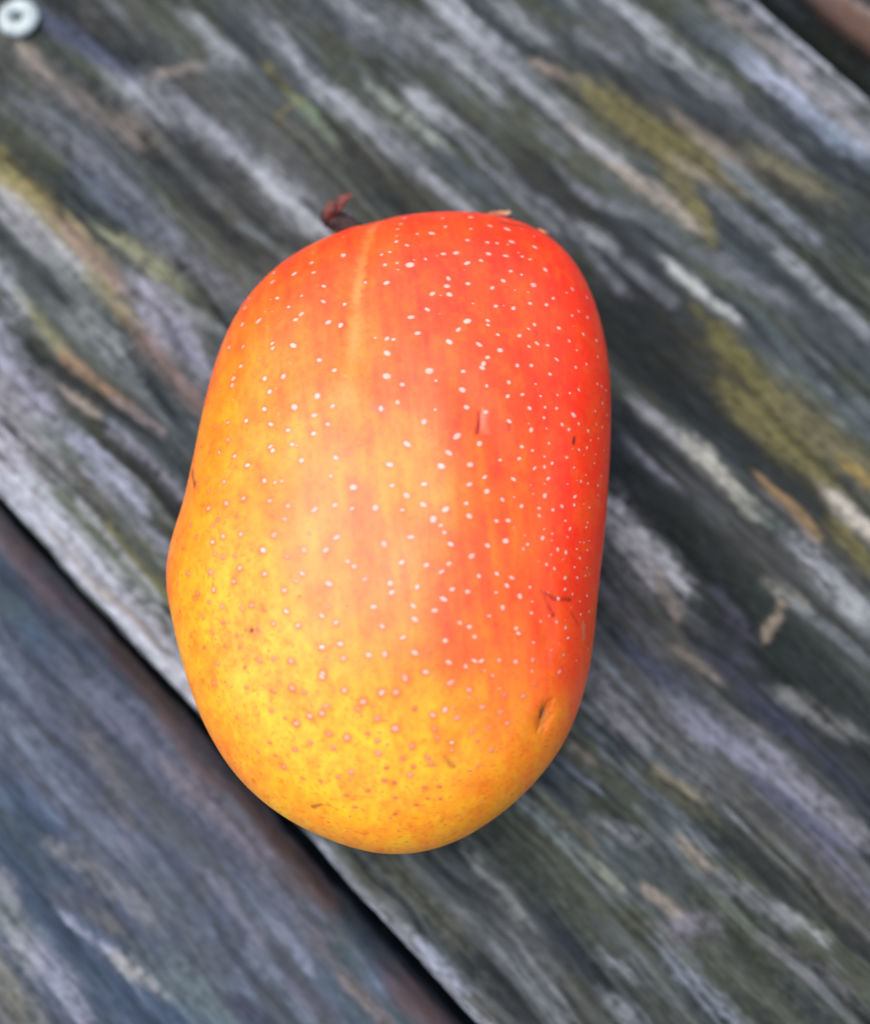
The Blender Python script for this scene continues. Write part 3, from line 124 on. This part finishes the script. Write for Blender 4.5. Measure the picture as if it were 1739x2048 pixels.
def grid_obj(name, P, closed, mat, parent=None, colors=None, flip=False):
    """P: (n, m, 3) grid of points, closed along axis 1 when closed"""
    n, m = P.shape[:2]
    i = np.arange(n - 1)[:, None]; j = np.arange(m if closed else m - 1)[None, :]
    j2 = (j + 1) % m
    q = np.stack([i * m + j + 0 * i, i * m + j2, (i + 1) * m + j2, (i + 1) * m + j], -1).reshape(-1, 4)
    if flip: q = q[:, ::-1]
    me = bpy.data.meshes.new(name)
    nv = n * m; nf = len(q)
    me.vertices.add(nv); me.vertices.foreach_set('co', P.reshape(-1).astype(np.float32))
    me.loops.add(nf * 4); me.loops.foreach_set('vertex_index', q.reshape(-1).astype(np.int32))
    me.polygons.add(nf)
    me.polygons.foreach_set('loop_start', np.arange(nf, dtype=np.int32) * 4)
    me.polygons.foreach_set('use_smooth', np.ones(nf, bool))
    me.update(calc_edges=True)
    if colors is not None:
        at = me.color_attributes.new('tint', 'FLOAT_COLOR', 'POINT')
        ca = np.ones((nv, 4), np.float32); ca[:, :3] = colors.reshape(-1, 3)
        at.data.foreach_set('color', ca.ravel())
    me.materials.append(mat)
    o = bpy.data.objects.new(name, me)
    COL.objects.link(o)
    if parent is not None: o.parent = parent
    return o

def empty(name, loc=(0, 0, 0), rz=0.0):
    o = bpy.data.objects.new(name, None)
    o.empty_display_size = 0.02
    o.location = loc; o.rotation_euler = (0, 0, rz)
    COL.objects.link(o)
    return o

# ------------------------------------------------------------------ materials
def mat_tint(name, rough, spec, noise_scale, noise_amt, bump, bump_scale, coat=0.0, stretch=None):
    m = bpy.data.materials.new(name); m.use_nodes = True
    t = m.node_tree; L = t.links; b = t.nodes['Principled BSDF']
    at = t.nodes.new('ShaderNodeAttribute'); at.attribute_name = 'tint'
    tc = t.nodes.new('ShaderNodeTexCoord')
    mp = t.nodes.new('ShaderNodeMapping')
    if stretch: mp.inputs['Scale'].default_value = stretch
    L.new(tc.outputs['Object'], mp.inputs['Vector'])
    n = t.nodes.new('ShaderNodeTexNoise'); n.inputs['Scale'].default_value = noise_scale; n.inputs['Detail'].default_value = 5
    L.new(mp.outputs[0], n.inputs['Vector'])
    r = t.nodes.new('ShaderNodeMapRange')
    r.inputs['From Min'].default_value = 0.25; r.inputs['From Max'].default_value = 0.75
    r.inputs['To Min'].default_value = 1 - noise_amt; r.inputs['To Max'].default_value = 1 + noise_amt
    L.new(n.outputs['Fac'], r.inputs['Value'])
    mx = t.nodes.new('ShaderNodeVectorMath'); mx.operation = 'SCALE'
    L.new(at.outputs['Color'], mx.inputs[0]); L.new(r.outputs[0], mx.inputs['Scale'])
    L.new(mx.outputs[0], b.inputs['Base Color'])
    n2 = t.nodes.new('ShaderNodeTexNoise'); n2.inputs['Scale'].default_value = bump_scale; n2.inputs['Detail'].default_value = 4
    L.new(mp.outputs[0], n2.inputs['Vector'])
    bp = t.nodes.new('ShaderNodeBump'); bp.inputs['Strength'].default_value = bump; bp.inputs['Distance'].default_value = 0.0004
    L.new(n2.outputs['Fac'], bp.inputs['Height']); L.new(bp.outputs[0], b.inputs['Normal'])
    b.inputs['Roughness'].default_value = rough
    b.inputs['Specular IOR Level'].default_value = spec
    b.inputs['Coat Weight'].default_value = coat
    b.inputs['Coat Roughness'].default_value = 0.25
    return m

def mat_plain(name, color, rough, var=0.25, scale=900, metallic=0.0, bump=0.3):
    m = bpy.data.materials.new(name); m.use_nodes = True
    t = m.node_tree; L = t.links; b = t.nodes['Principled BSDF']
    tc = t.nodes.new('ShaderNodeTexCoord')
    n = t.nodes.new('ShaderNodeTexNoise'); n.inputs['Scale'].default_value = scale; n.inputs['Detail'].default_value = 6
    L.new(tc.outputs['Object'], n.inputs['Vector'])
    cr = t.nodes.new('ShaderNodeValToRGB')
    cr.color_ramp.elements[0].position = 0.3; cr.color_ramp.elements[1].position = 0.7
    cr.color_ramp.elements[0].color = (*[c * (1 - var) for c in color], 1)
    cr.color_ramp.elements[1].color = (*[min(1, c * (1 + var)) for c in color], 1)
    L.new(n.outputs['Fac'], cr.inputs[0]); L.new(cr.outputs[0], b.inputs['Base Color'])
    bp = t.nodes.new('ShaderNodeBump'); bp.inputs['Strength'].default_value = bump; bp.inputs['Distance'].default_value = 0.0003
    L.new(n.outputs['Fac'], bp.inputs['Height']); L.new(bp.outputs[0], b.inputs['Normal'])
    b.inputs['Roughness'].default_value = rough; b.inputs['Metallic'].default_value = metallic
    return m

M_WOOD = mat_tint('weathered_wood', 0.85, 0.10, 1500, 0.22, 0.5, 1400, stretch=(0.18, 1.0, 1.0))
M_SKIN = mat_tint('fruit_skin', 0.38, 0.50, 700, 0.035, 0.05, 2600)
M_SPOT = mat_tint('lenticel', 0.5, 0.4, 3000, 0.08, 0.1, 3000)
M_STALK = mat_plain('dry_stalk', (0.030, 0.014, 0.013), 0.85, 0.6, 1500)
M_SCALE = mat_plain('dry_scale', (0.11, 0.026, 0.018), 0.75, 0.5, 900)
M_SEPAL = mat_plain('dry_sepal', (0.36, 0.13, 0.06), 0.7, 0.5, 900)
M_TIP = mat_plain('sepal_tip', (0.40, 0.22, 0.12), 0.7, 0.4, 900)
M_ZINC = mat_plain('dulled_zinc', (0.36, 0.42, 0.41), 0.55, 0.30, 420, 0.0, 0.2)
M_RECESS = mat_plain('screw_recess', (0.06, 0.085, 0.08), 0.7, 0.3, 900)
M_SOIL = mat_plain('dark_soil', (0.018, 0.016, 0.013), 0.95, 0.4, 60)

# ------------------------------------------------------------------ the setting: ground far below the gaps
gp = mesh_obj('ground', [(-3, -3, -0.30), (3, -3, -0.30), (3, 3, -0.30), (-3, 3, -0.30)], [(0, 1, 2, 3)], M_SOIL, smooth=False)
gp['kind'] = 'structure'

# ------------------------------------------------------------------ planks
deck = empty('wooden_deck', (0, 0, 0), R(-46.0))
deck['kind'] = 'structure'
deck['label'] = 'weathered grey wooden planks with dark gaps running diagonally under the fruit'

WOOD_GAIN = 0.585
PAL = dict(slate=(80, 91, 94), olive=(86, 91, 78), warm=(98, 98, 94), dark=(44, 50, 52), lite=(138, 147, 152), mauve=(100, 106, 114))

def wood_surface(u, v, feats, seed, lowtone=None):
    """u, v in millimetres; returns linear colour and relief height in millimetres"""
    wv = v + 2.6 * (fbm(u / 42, v / 26, seed + 1, 2) - 0.5) * 2 + 0.9 * (fbm(u / 11, v / 5, seed + 2, 2) - 0.5) * 2
    wu = u + 5.0 * (fbm(u / 9, v / 3, seed + 3, 2) - 0.5)
    f1 = fbm(wu / 34, wv / 2.3, seed + 4, 3)
    f2 = fbm(wu / 13, wv / 0.85, seed + 5, 2)
    broad = fbm(u / 60, v / 17, seed + 6, 3)
    tone = fbm(u / 30, v / 9, seed + 7, 3)
    chop = fbm(u / 5.5, v / 2.0, seed + 8, 3)
    P = {k: lin(x) for k, x in (lowtone or PAL).items()}
    c = np.broadcast_to(P['slate'], u.shape + (3,)).copy()
    c = mixc(c, P['olive'], sst(0.42, 0.62, tone))
    c = mixc(c, P['warm'], 0.7 * sst(0.52, 0.72, broad))
    f3 = fbm(wu / 9, wv / 0.5, seed + 9, 2)
    long = fbm(wu / 75, wv / 3.4, seed + 12, 3)
    c = mixc(c, P['dark'], 0.85 * sst(0.56, 0.28, 0.6 * f1 + 0.4 * long) * sst(0.25, 0.6, chop + 0.15))
    c = mixc(c, P['mauve'], 0.5 * sst(0.46, 0.74, long) * sst(0.25, 0.7, chop))
    lm = sst(0.50, 0.78, f1) * sst(0.36, 0.66, chop) * sst(0.30, 0.65, f3) * 0.6
    c = mixc(c, P['lite'], lm)
    lift = lm.copy()
    iso = stretch(fbm(u / 1.3, v / 0.9, seed + 20, 3), 2.4)
    clump = stretch(fbm(wu / 4.2, wv / 1.25, seed + 21, 3), 2.0)
    fib = stretch(f3, 1.7)
    line = stretch(fbm(wu / 95, wv / 0.95, seed + 22, 3, 0.6), 2.3)
    line2 = stretch(fbm(wu / 46, wv / 0.48, seed + 23, 2), 1.8)
    mixn = 0.30 * clump + 0.26 * iso + 0.14 * fib + 0.20 * line + 0.10 * line2
    amp = 0.16 + 0.14 * f2 + 0.46 * mixn + 0.42 * line + 0.26 * line2 + 0.18 * (iso - 0.25)
    amp = 0.74 + (0.42 if lowtone else 0.82) * (amp - 0.74)
    c = c * amp[..., None]
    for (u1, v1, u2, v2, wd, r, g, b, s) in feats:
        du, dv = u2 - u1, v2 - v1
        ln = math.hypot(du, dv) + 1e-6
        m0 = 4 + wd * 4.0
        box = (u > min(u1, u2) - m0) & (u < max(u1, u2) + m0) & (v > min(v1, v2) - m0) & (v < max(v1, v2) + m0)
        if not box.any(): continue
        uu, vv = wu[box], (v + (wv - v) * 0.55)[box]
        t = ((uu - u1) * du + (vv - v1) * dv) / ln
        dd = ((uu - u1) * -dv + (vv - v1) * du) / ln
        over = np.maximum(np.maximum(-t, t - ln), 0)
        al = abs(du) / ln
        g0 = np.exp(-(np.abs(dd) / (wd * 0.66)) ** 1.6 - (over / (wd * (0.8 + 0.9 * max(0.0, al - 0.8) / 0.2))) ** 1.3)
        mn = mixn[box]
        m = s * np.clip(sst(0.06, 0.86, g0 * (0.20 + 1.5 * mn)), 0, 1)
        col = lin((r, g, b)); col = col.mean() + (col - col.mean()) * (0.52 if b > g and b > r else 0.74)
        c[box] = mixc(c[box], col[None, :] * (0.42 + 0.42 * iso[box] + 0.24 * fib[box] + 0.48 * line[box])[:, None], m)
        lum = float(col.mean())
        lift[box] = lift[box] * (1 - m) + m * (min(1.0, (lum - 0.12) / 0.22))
    hgt = 0.55 * (f1 - 0.5) + 0.28 * (f2 - 0.5) + 0.22 * (chop - 0.5) + 0.20 * (mixn - 0.5) + 0.55 * (line - 0.5) + 0.25 * (line2 - 0.5) + 0.35 * np.clip(lift, -0.6, 1)
    return c, hgt

def build_plank(v0, v1, ztop, thick, ua, ub, step_u, step_v, feats, seed, edge=2.6, lowtone=None, edge_tint=None, vdense=None, wobble=1.0):
    """closed board along local x; cross-section loop follows the arrises; all in millimetres"""
    us = np.concatenate([np.linspace(-420, ua - 3, 70), np.arange(ua, ub, step_u), np.linspace(ub + 3, 420, 70)])
    sec = []           # (v, z offset, is_top weight)
    for z in np.linspace(-thick, -edge, 10): sec.append((v0, z, 0.0))
    for a in np.linspace(0, math.pi / 2, 9)[1:-1]: sec.append((v0 + edge * (1 - math.cos(a)), -edge + edge * math.sin(a), math.sin(a)))
    lo, hi = v0 + edge, v1 - edge
    d0, d1 = vdense or (lo, hi)
    d0 = max(d0, lo); d1 = min(d1, hi)
    vs_ = list(np.arange(lo, d0 - 1e-6, 3.0)) + list(np.arange(d0, d1, step_v)) + list(np.arange(d1, hi, 3.0)) + [hi]
    for vv in vs_: sec.append((vv, 0.0, 1.0))
    for a in np.linspace(math.pi / 2, 0, 9)[1:-1]: sec.append((v1 - edge * (1 - math.cos(a)), -edge + edge * math.sin(a), math.sin(a)))
    for z in np.linspace(-edge, -thick, 10): sec.append((v1, z, 0.0))
    sec = np.array(sec)
    U, Vv = np.meshgrid(us, sec[:, 0], indexing='ij')
    Z0 = np.broadcast_to(sec[:, 1], U.shape)
    TW = np.broadcast_to(sec[:, 2], U.shape)
    side = np.where(Vv < (v0 + v1) / 2, -1.0, 1.0)
    # on the side faces the pattern runs on down the board
    c, h = wood_surface(U, Vv + side * (-Z0) * 1.0, feats, seed, lowtone)
    if edge_tint is not None:
        col, wid, sides = edge_tint
        dist = np.where(side > 0, v1 - Vv, Vv - v0) - Z0
        n = fbm(U / 14, Vv / 3, seed + 40, 3)
        msk = sst(wid, wid * 0.25, dist + (n - 0.5) * wid * 1.1) * 0.62
        if sides != 0: msk = msk * (side == sides)
        c = mixc(c, lin(col), msk)
    wob = 0.8 * (fbm(U / 45, Vv * 0 + 3.0, seed + 50, 3) - 0.5) + 0.3 * (fbm(U / 6, Vv * 0 + 5.0, seed + 51, 2) - 0.5)
    wob = wob * wobble
    Y = Vv + side * wob * (1 - TW) + side * wob * TW * np.exp(-np.where(side > 0, v1 - Vv, Vv - v0) / 6.0)
    Z = ztop + Z0 + h * np.maximum(TW, 0.0)
    Y = Y + side * h * (1 - TW) * 0.6
    P = np.stack([U, Y, Z], -1) / 1000.0
    o = grid_obj('plank', P, True, M_WOOD, deck, c * WOOD_GAIN, flip=False)
    # end grain caps
    bm = bmesh.new(); bm.from_mesh(o.data)
    bm.verts.ensure_lookup_table()
    m = P.shape[1]; n = P.shape[0]
    bm.faces.new([bm.verts[k] for k in range(m)][::-1])
    bm.faces.new([bm.verts[(n - 1) * m + k] for k in range(m)])
    bmesh.ops.recalc_face_normals(bm, faces=bm.faces)
    bm.to_mesh(o.data); bm.free()
    return o

LOWPAL = dict(slate=(80, 97, 117), olive=(84, 100, 104), warm=(98, 102, 110), dark=(58, 70, 86), lite=(126, 140, 160), mauve=(96, 108, 138))
pl = build_plank(-43.5, 132.5, 0.0, 26.0, -165, 135, 0.45, 0.36, GRAIN_SHADE_MAIN, 11, 1.8, vdense=(-60, 160))
pl['label'] = 'wide weathered middle plank the fruit rests on'
pl = build_plank(-225.0, -46.3, -5.0, 26.0, -90, 75, 0.55, 0.5, GRAIN_LOW, 57, 5.0, LOWPAL, ((112, 88, 80), 5.5, 1), vdense=(-125, 0), wobble=2.2)
pl['label'] = 'slate grey plank beyond the dark gap at lower left'
pl = build_plank(143.6, 300.0, -3.0, 26.0, -40, 20, 0.7, 0.5, GRAIN_UP, 91, 3.0, None, ((120, 88, 70), 5.0, -1), vdense=(0, 165))
pl['label'] = 'brownish plank edge in the upper right corner'

# ------------------------------------------------------------------ the fruit
mango = empty('mango', (0, 0, 0.0006))
mango['label'] = 'ripe yellow and orange red mango with pale speckles lying on the planks'
mango['category'] = 'mango'

H0, HT, HB, PW = 26.2, 27.0, 25.7, 2.25
rad = np.array(OUTLINE); NA = len(rad)
def smooth_ring(r, n=5.0):
    F = np.fft.rfft(r); k = np.arange(len(F)); return np.fft.irfft(F * np.exp(-(k / n) ** 2), len(r))
rad_s = smooth_ring(rad)
def ring(r, th):
    # periodic cubic (Fourier) evaluation keeps the outline smooth
    F = np.fft.rfft(r) / len(r); k = np.arange(len(F))
    wgt = np.where((k == 0) | (k == len(r) // 2), 1.0, 2.0)
    return (wgt[None, :] * (F[None, :] * np.exp(1j * k[None, :] * th[:, None])).real).sum(1)

NTH = 820
th = np.linspace(0, 2 * math.pi, NTH, endpoint=False)
RO, RSM = ring(rad, th), ring(rad_s, th)
tt = np.concatenate([np.linspace(0.0025, math.pi / 2, 400), np.linspace(math.pi / 2, math.pi - 0.01, 90)[1:]])
sn = np.maximum(np.sin(tt), 1e-6) ** (2 / PW)
cs = np.sign(np.cos(tt)) * np.abs(np.cos(tt)) ** (2 / PW)
rr = sn[:, None] * (RSM[None, :] + (RO - RSM)[None, :] * sn[:, None] ** 3)
PX = rr * np.cos(th)[None, :]; PY = rr * np.sin(th)[None, :]
PZ = H0 + np.where(cs > 0, HT * cs, HB * cs)[:, None] + 0 * PX
SP = np.stack([PX, PY, PZ], -1)
# gentle unevenness of the flesh
SP[..., 2] += np.where(cs > 0, 1, 0)[:, None] * (0.95 * (fbm(PX / 16 + 5, PY / 24 + 5, 301, 2) - 0.5) + 0.18 * (fbm(PX / 5 + 5, PY / 8 + 5, 302, 2) - 0.5)) * sst(0.0, 0.5, np.abs(cs))[:, None]
du = np.roll(SP, -1, 1) - np.roll(SP, 1, 1); dv = np.gradient(SP, axis=0)
NRM = np.cross(dv, du); NRM /= (np.linalg.norm(NRM, axis=-1, keepdims=True) + 1e-9)
if NRM[150, 0, 2] < 0: NRM = -NRM

# colour of the skin: blush and painted-in sky sheen, measured at many places, blended smoothly
ctrl = np.array(SKIN, float)
q = SP.reshape(-1, 3)
acc = np.zeros((len(q), 3)); ws = np.zeros(len(q))
cl = lin(ctrl[:, 3:]); cl[:, 2] *= np.where(cl[:, 1] > 0.2, 0.48, 0.30); cl[:, 1] *= np.where(cl[:, 1] > 0.2, 0.71, 0.78); cl[:, 0] *= 1.16
warp = q.copy()
warp[:, 0] += 1.4 * (fbm(q[:, 0] / 4.0, q[:, 1] / 7.0, 321, 3) - 0.5) * 2
warp[:, 1] += 3.0 * (fbm(q[:, 0] / 3.6, q[:, 1] / 7.0, 322, 3) - 0.5) * 2
for k in range(len(ctrl)):
    d2 = ((warp - ctrl[k, :3]) ** 2).sum(1)
    wgt = np.exp(-d2 / (2 * 3.9 ** 2)) + 1e-4 / (1 + d2 / 60.0) ** 2
    acc += wgt[:, None] * cl[k]; ws += wgt
base = (acc / ws[:, None])
x, y = q[:, 0], q[:, 1]
red = 1 - sst(0.10, 0.42, base[:, 1])                         # 1 in the blush, 0 in the yellow
stk = fbm(x / 1.1 + 0.15 * y / 1.1, y / 13.0, 331, 3)
stk2 = fbm(x / 0.45, y / 6.0, 332, 2)
base[:, 1] *= 1 + red * (0.70 * (stk - 0.5) + 0.25 * (stk2 - 0.5) + 0.7 * (fbm(x / 3.0, y / 4.0, 336, 3) - 0.5))
mot = fbm(x / 1.3, y / 1.6, 333, 3)
blot = sst(0.54, 0.74, mot) * (1 - 0.6 * red) * 0.34
base = mixc(base, lin((238, 138, 22)), blot)
fine = fbm(x / 0.28, y / 0.4, 334, 2)
base *= (0.93 + 0.14 * fine)[:, None]
patch = fbm(x / 2.4 + 40, y / 3.4, 337, 4, 0.6)
base[:, 1] *= 1 + (0.65 * (patch - 0.5) + 0.45 * (fbm(x / 0.75, y / 0.9, 338, 3) - 0.5)) * (1 - 0.4 * red)
freck = sst(0.70, 0.80, fbm(x / 0.36, y / 0.36, 335, 2)) * 0.5
base = mixc(base, lin((222, 104, 26)), freck * (1 - red))
base = mixc(base, lin((214, 44, 20)), freck * red * 0.6)
disp = np.zeros(len(q))

def near(p, rad_):
    return np.nonzero((np.abs(q[:, 0] - p[0]) < rad_) & (np.abs(q[:, 1] - p[1]) < rad_) & (np.abs(q[:, 2] - p[2]) < rad_ * 1.6))[0]

# reddish halo and tiny rise round every lenticel
for (lx, ly, lz, lr, wh) in LENTICELS:
    i = near((lx, ly, lz), lr * 5)
    if len(i) == 0: continue
    d = np.sqrt(((q[i] - (lx, ly, lz)) ** 2).sum(1))
    hz = np.exp(-(d / (lr * 2.0)) ** 2.4)
    yel = 1 - red[i]
    base[i] = mixc(base[i], lin((240, 84, 36)), hz * (0.25 + 0.60 * yel) * (1.0 if wh > 0.3 else 0.55))
    disp[i] += 0.02 * np.exp(-(d / (lr * 1.3)) ** 2)

def seg_dist(pts, i):
    best = np.full(len(i), 1e9)
    pts = [np.array(p, float) for p in pts]
    if len(pts) == 1: return np.sqrt(((q[i] - pts[0]) ** 2).sum(1))
    for a, b in zip(pts[:-1], pts[1:]):
        ab = b - a; t = np.clip(((q[i] - a) @ ab) / (ab @ ab), 0, 1)
        best = np.minimum(best, np.sqrt(((q[i] - a - t[:, None] * ab) ** 2).sum(1)))
    return best
edge_n = fbm(x / 0.5, y / 0.7, 341, 2)
edge_w = fbm(x / 1.6, y / 1.9, 342, 2)
for pts, wd, rgb, s, dep in MARKS:
    lo = np.min(pts, 0) - wd * 2 - 0.5; hi = np.max(pts, 0) + wd * 2 + 0.5
    i = np.nonzero(((q > lo) & (q < hi)).all(1))[0]
    if len(i) == 0: continue
    d0 = seg_dist(pts, i)
    d = d0 + (edge_n[i] - 0.5) * wd * 0.9 + (edge_w[i] - 0.5) * 0.35
    d = np.maximum(d, 0)
    sg = max(wd * 0.58, 0.12)
    m = np.exp(-(d / sg) ** 2) * (0.65 + 0.7 * edge_n[i])
    base[i] = mixc(base[i], lin(rgb), np.clip(m * s * 1.2, 0, 1))
    disp[i] += 0.6 * dep * np.exp(-((d0 if wd > 1.5 else d) / (sg * 1.25)) ** 2)

SKIN_GAIN = 0.80
SPF = SP + NRM * disp.reshape(SP.shape[:2])[..., None]
skin = grid_obj('skin', SPF / 1000.0, True, M_SKIN, mango, np.clip(base, 0.004, 1.18).reshape(SP.shape) * SKIN_GAIN)
bm = bmesh.new(); bm.from_mesh(skin.data); bm.verts.ensure_lookup_table()
bm.faces.new([bm.verts[k] for k in range(NTH)])
nn = SP.shape[0]
bm.faces.new([bm.verts[(nn - 1) * NTH + k] for k in range(NTH)][::-1])
bmesh.ops.recalc_face_normals(bm, faces=bm.faces)
for f_ in bm.faces: f_.smooth = True
bm.to_mesh(skin.data); bm.free()

# lenticels: small corky blisters, each its own shape
rng = np.random.default_rng(5)
lent = [tuple(l) for l in LENTICELS]
for k in range(190):                                           # the side turned to the planks
    i_ = rng.integers(405, 480); j_ = rng.integers(0, NTH)
    p = SP[i_, j_]; lent.append((p[0], p[1], p[2], rng.uniform(0.16, 0.34), rng.uniform(0, 0.5)))
have = np.array([l[:3] for l in lent])
for k in range(900):                                           # small dull freckles between the measured ones
    i_ = rng.integers(120, 396); j_ = rng.integers(0, NTH); p = SP[i_, j_]
    kk = i_ * NTH + j_
    want = 0.30 + 0.55 * (1 - red[kk]) * (p[1] < -8)
    if rng.random() > want or ((have - p) ** 2).sum(1).min() < 0.9 ** 2: continue
    lent.append((p[0], p[1], p[2], rng.uniform(0.09, 0.19), rng.uniform(0.0, 0.25) + 0.45 * red[kk]))
    have = np.vstack([have, p])
qv = SPF.reshape(-1, 3); nv_ = NRM.reshape(-1, 3); rv = red
LV, LF, LC = [], [], []
SEG = 12
for (lx, ly, lz, lr, wh) in lent:
    i = near((lx, ly, lz), 0.9)
    if len(i) == 0: continue
    k = i[np.argmin(((q[i] - (lx, ly, lz)) ** 2).sum(1))]
    n = nv_[k]; dl = np.array((lx, ly, lz)) - q[k]; c0 = qv[k] + dl - n * (dl @ n)
    ax = np.cross(n, (0, 1, 0.1)); ax /= np.linalg.norm(ax); ay = np.cross(n, ax)
    el = rng.uniform(0.82, 1.25); ro = rng.uniform(0, math.pi)
    rw = rv[k]
    pale = lin((255, 222, 202)) * (1 - rw) + lin((255, 196, 180)) * rw
    wh = min(1.0, wh * rng.uniform(0.8, 1.05))
    tan = lin((222, 124, 66)) * (1 - rw) + lin((250, 120, 84)) * rw
    core = tan * (1 - wh) + pale * wh
    rim = core * 0.12 + base[k] * 0.42 + lin((206, 70, 34)) * 0.46
    b0 = len(LV)
    LV.append(c0 + n * 0.035 * min(1, lr / 0.3)); LC.append(core)
    for ri, (fr, hh) in enumerate(((0.62, 0.031), (0.95, 0.020), (1.28, -0.012))):
        for s_ in range(SEG):
            a = 2 * math.pi * s_ / SEG
            jit = 1 + 0.13 * math.sin(2 * a + ro * 3) + rng.uniform(-0.06, 0.06)
            ca, sa = math.cos(a) * el, math.sin(a) / el
            X_ = ca * math.cos(ro) - sa * math.sin(ro); Y_ = ca * math.sin(ro) + sa * math.cos(ro)
            p = c0 + (ax * X_ + ay * Y_) * lr * fr * jit
            # follow the curve of the skin
            p = p - n * (lr * fr) ** 2 / (2 * 34.0)
            LV.append(p + n * hh * min(1, lr / 0.3))
            LC.append(core if ri == 0 else (core * 0.7 + rim * 0.3 if ri == 1 else rim))
    for s_ in range(SEG):
        s2 = (s_ + 1) % SEG
        LF.append((b0, b0 + 1 + s_, b0 + 1 + s2))
        for ri in range(2):
            o1 = b0 + 1 + ri * SEG; o2 = o1 + SEG
            LF.append((o1 + s_, o2 + s_, o2 + s2, o1 + s2))
lo_ = mesh_obj('lenticel', np.array(LV) / 1000.0, LF, M_SPOT, mango, np.array(LC) * 0.74)
lo_['kind'] = 'stuff'
lo_['label'] = 'pale corky speckles scattered over the skin'

# ------------------------------------------------------------------ stalk stump and dry scraps at the fruit's upper end
def tube(name, pts, radii, mat, parent, seg=14, rough=0.18, seed=1, flat=1.0):
    """bumpy tapered stick through pts (mm); flat squashes it along its second axis"""
    rg = random.Random(seed)
    P3 = [Vector(p) for p in pts]
    fine = []; fr = []
    n = len(P3)
    for a in range(n - 1):
        for k in range(5):
            t = k / 5
            p0 = P3[max(a - 1, 0)]; p1 = P3[a]; p2 = P3[a + 1]; p3 = P3[min(a + 2, n - 1)]
            fine.append(0.5 * ((2 * p1) + (-p0 + p2) * t + (2 * p0 - 5 * p1 + 4 * p2 - p3) * t * t + (-p0 + 3 * p1 - 3 * p2 + p3) * t ** 3))
            fr.append(radii[a] * (1 - t) + radii[a + 1] * t)
    fine.append(P3[-1]); fr.append(radii[-1])
    V_, F_ = [], []
    up = Vector((0.1, 0.2, 1))
    for a, p in enumerate(fine):
        d = (fine[min(a + 1, len(fine) - 1)] - fine[max(a - 1, 0)]).normalized()
        s = d.cross(up).normalized(); t_ = s.cross(d).normalized()
        for k in range(seg):
            an = 2 * math.pi * k / seg
            r_ = fr[a] * (1 + rough * (rg.random() - 0.5) * 2)
            V_.append(p + s * math.cos(an) * r_ + t_ * math.sin(an) * r_ * flat)
    for a in range(len(fine) - 1):
        for k in range(seg):
            k2 = (k + 1) % seg
            F_.append((a * seg + k, a * seg + k2, (a + 1) * seg + k2, (a + 1) * seg + k))
    F_.append(tuple(range(seg))[::-1]); F_.append(tuple((len(fine) - 1) * seg + k for k in range(seg)))
    return mesh_obj(name, [v / 1000.0 for v in V_], F_, mat, parent)

stalk = tube('stalk', STALK_PTS, (1.5, 1.7, 1.75, 1.6, 0.8), M_STALK, mango, 16, 0.16, 3, 0.8)
stalk['label'] = 'dark brown stalk stump'
tube('dry_scale', SCALE_A, (0.6, 1.0, 0.95, 0.4), M_SCALE, stalk, 10, 0.2, 5, 0.35)
tube('dry_scale', SCALE_B, (0.5, 0.8, 0.95, 0.9, 0.4), M_SCALE, stalk, 10, 0.22, 8, 0.3)
s1 = tube('dry_sepal', SEPAL_A, (0.2, 0.5, 0.55, 0.42), M_SEPAL, mango, 10, 0.15, 11, 0.45)
tube('sepal_tip', SEPAL_A_TIP, (0.42, 0.44, 0.3), M_TIP, s1, 10, 0.2, 12, 0.45)
tube('dry_sepal', SEPAL_B, (0.15, 0.32, 0.22), M_SEPAL, mango, 10, 0.2, 13, 0.45)

# ------------------------------------------------------------------ screw in the far corner of the middle plank
def lathe(name, prof, seg, mat, parent, wob=0.0, seed=0):
    rg = random.Random(seed)
    ph = [rg.uniform(0, 6.28) for _ in range(3)]
    V_, F_ = [], []
    for r_, z_ in prof:
        for k in range(seg):
            a = 2 * math.pi * k / seg
            rk = r_ * (1 + wob * (math.sin(2 * a + ph[0]) * 0.6 + math.sin(3 * a + ph[1]) * 0.3 + math.sin(5 * a + ph[2]) * 0.2))
            V_.append((rk * math.cos(a) / 1000, rk * math.sin(a) / 1000, z_ / 1000))
    for i in range(len(prof) - 1):
        for k in range(seg):
            k2 = (k + 1) % seg
            F_.append((i * seg + k, i * seg + k2, (i + 1) * seg + k2, (i + 1) * seg + k))
    F_.append(tuple(range(seg))[::-1]); F_.append(tuple((len(prof) - 1) * seg + k for k in range(seg)))
    return mesh_obj(name, V_, F_, mat, parent)

screw = empty('screw', (-0.0774, 0.1113, 0.0006))
screw['label'] = 'pale round metal screw head with dark centre in the upper left corner'
screw['category'] = 'screw'
lathe('head', [(3.0, 0.0), (3.95, 0.1), (4.2, 0.45), (4.05, 0.9), (3.5, 1.35), (2.7, 1.6), (1.9, 1.55), (1.45, 1.3), (1.25, 0.8), (1.2, 0.3)], 48, M_ZINC, screw, 0.03, 2)
lathe('drive_recess', [(1.18, 0.22), (1.16, 0.5), (0.5, 0.42)], 24, M_RECESS, screw)
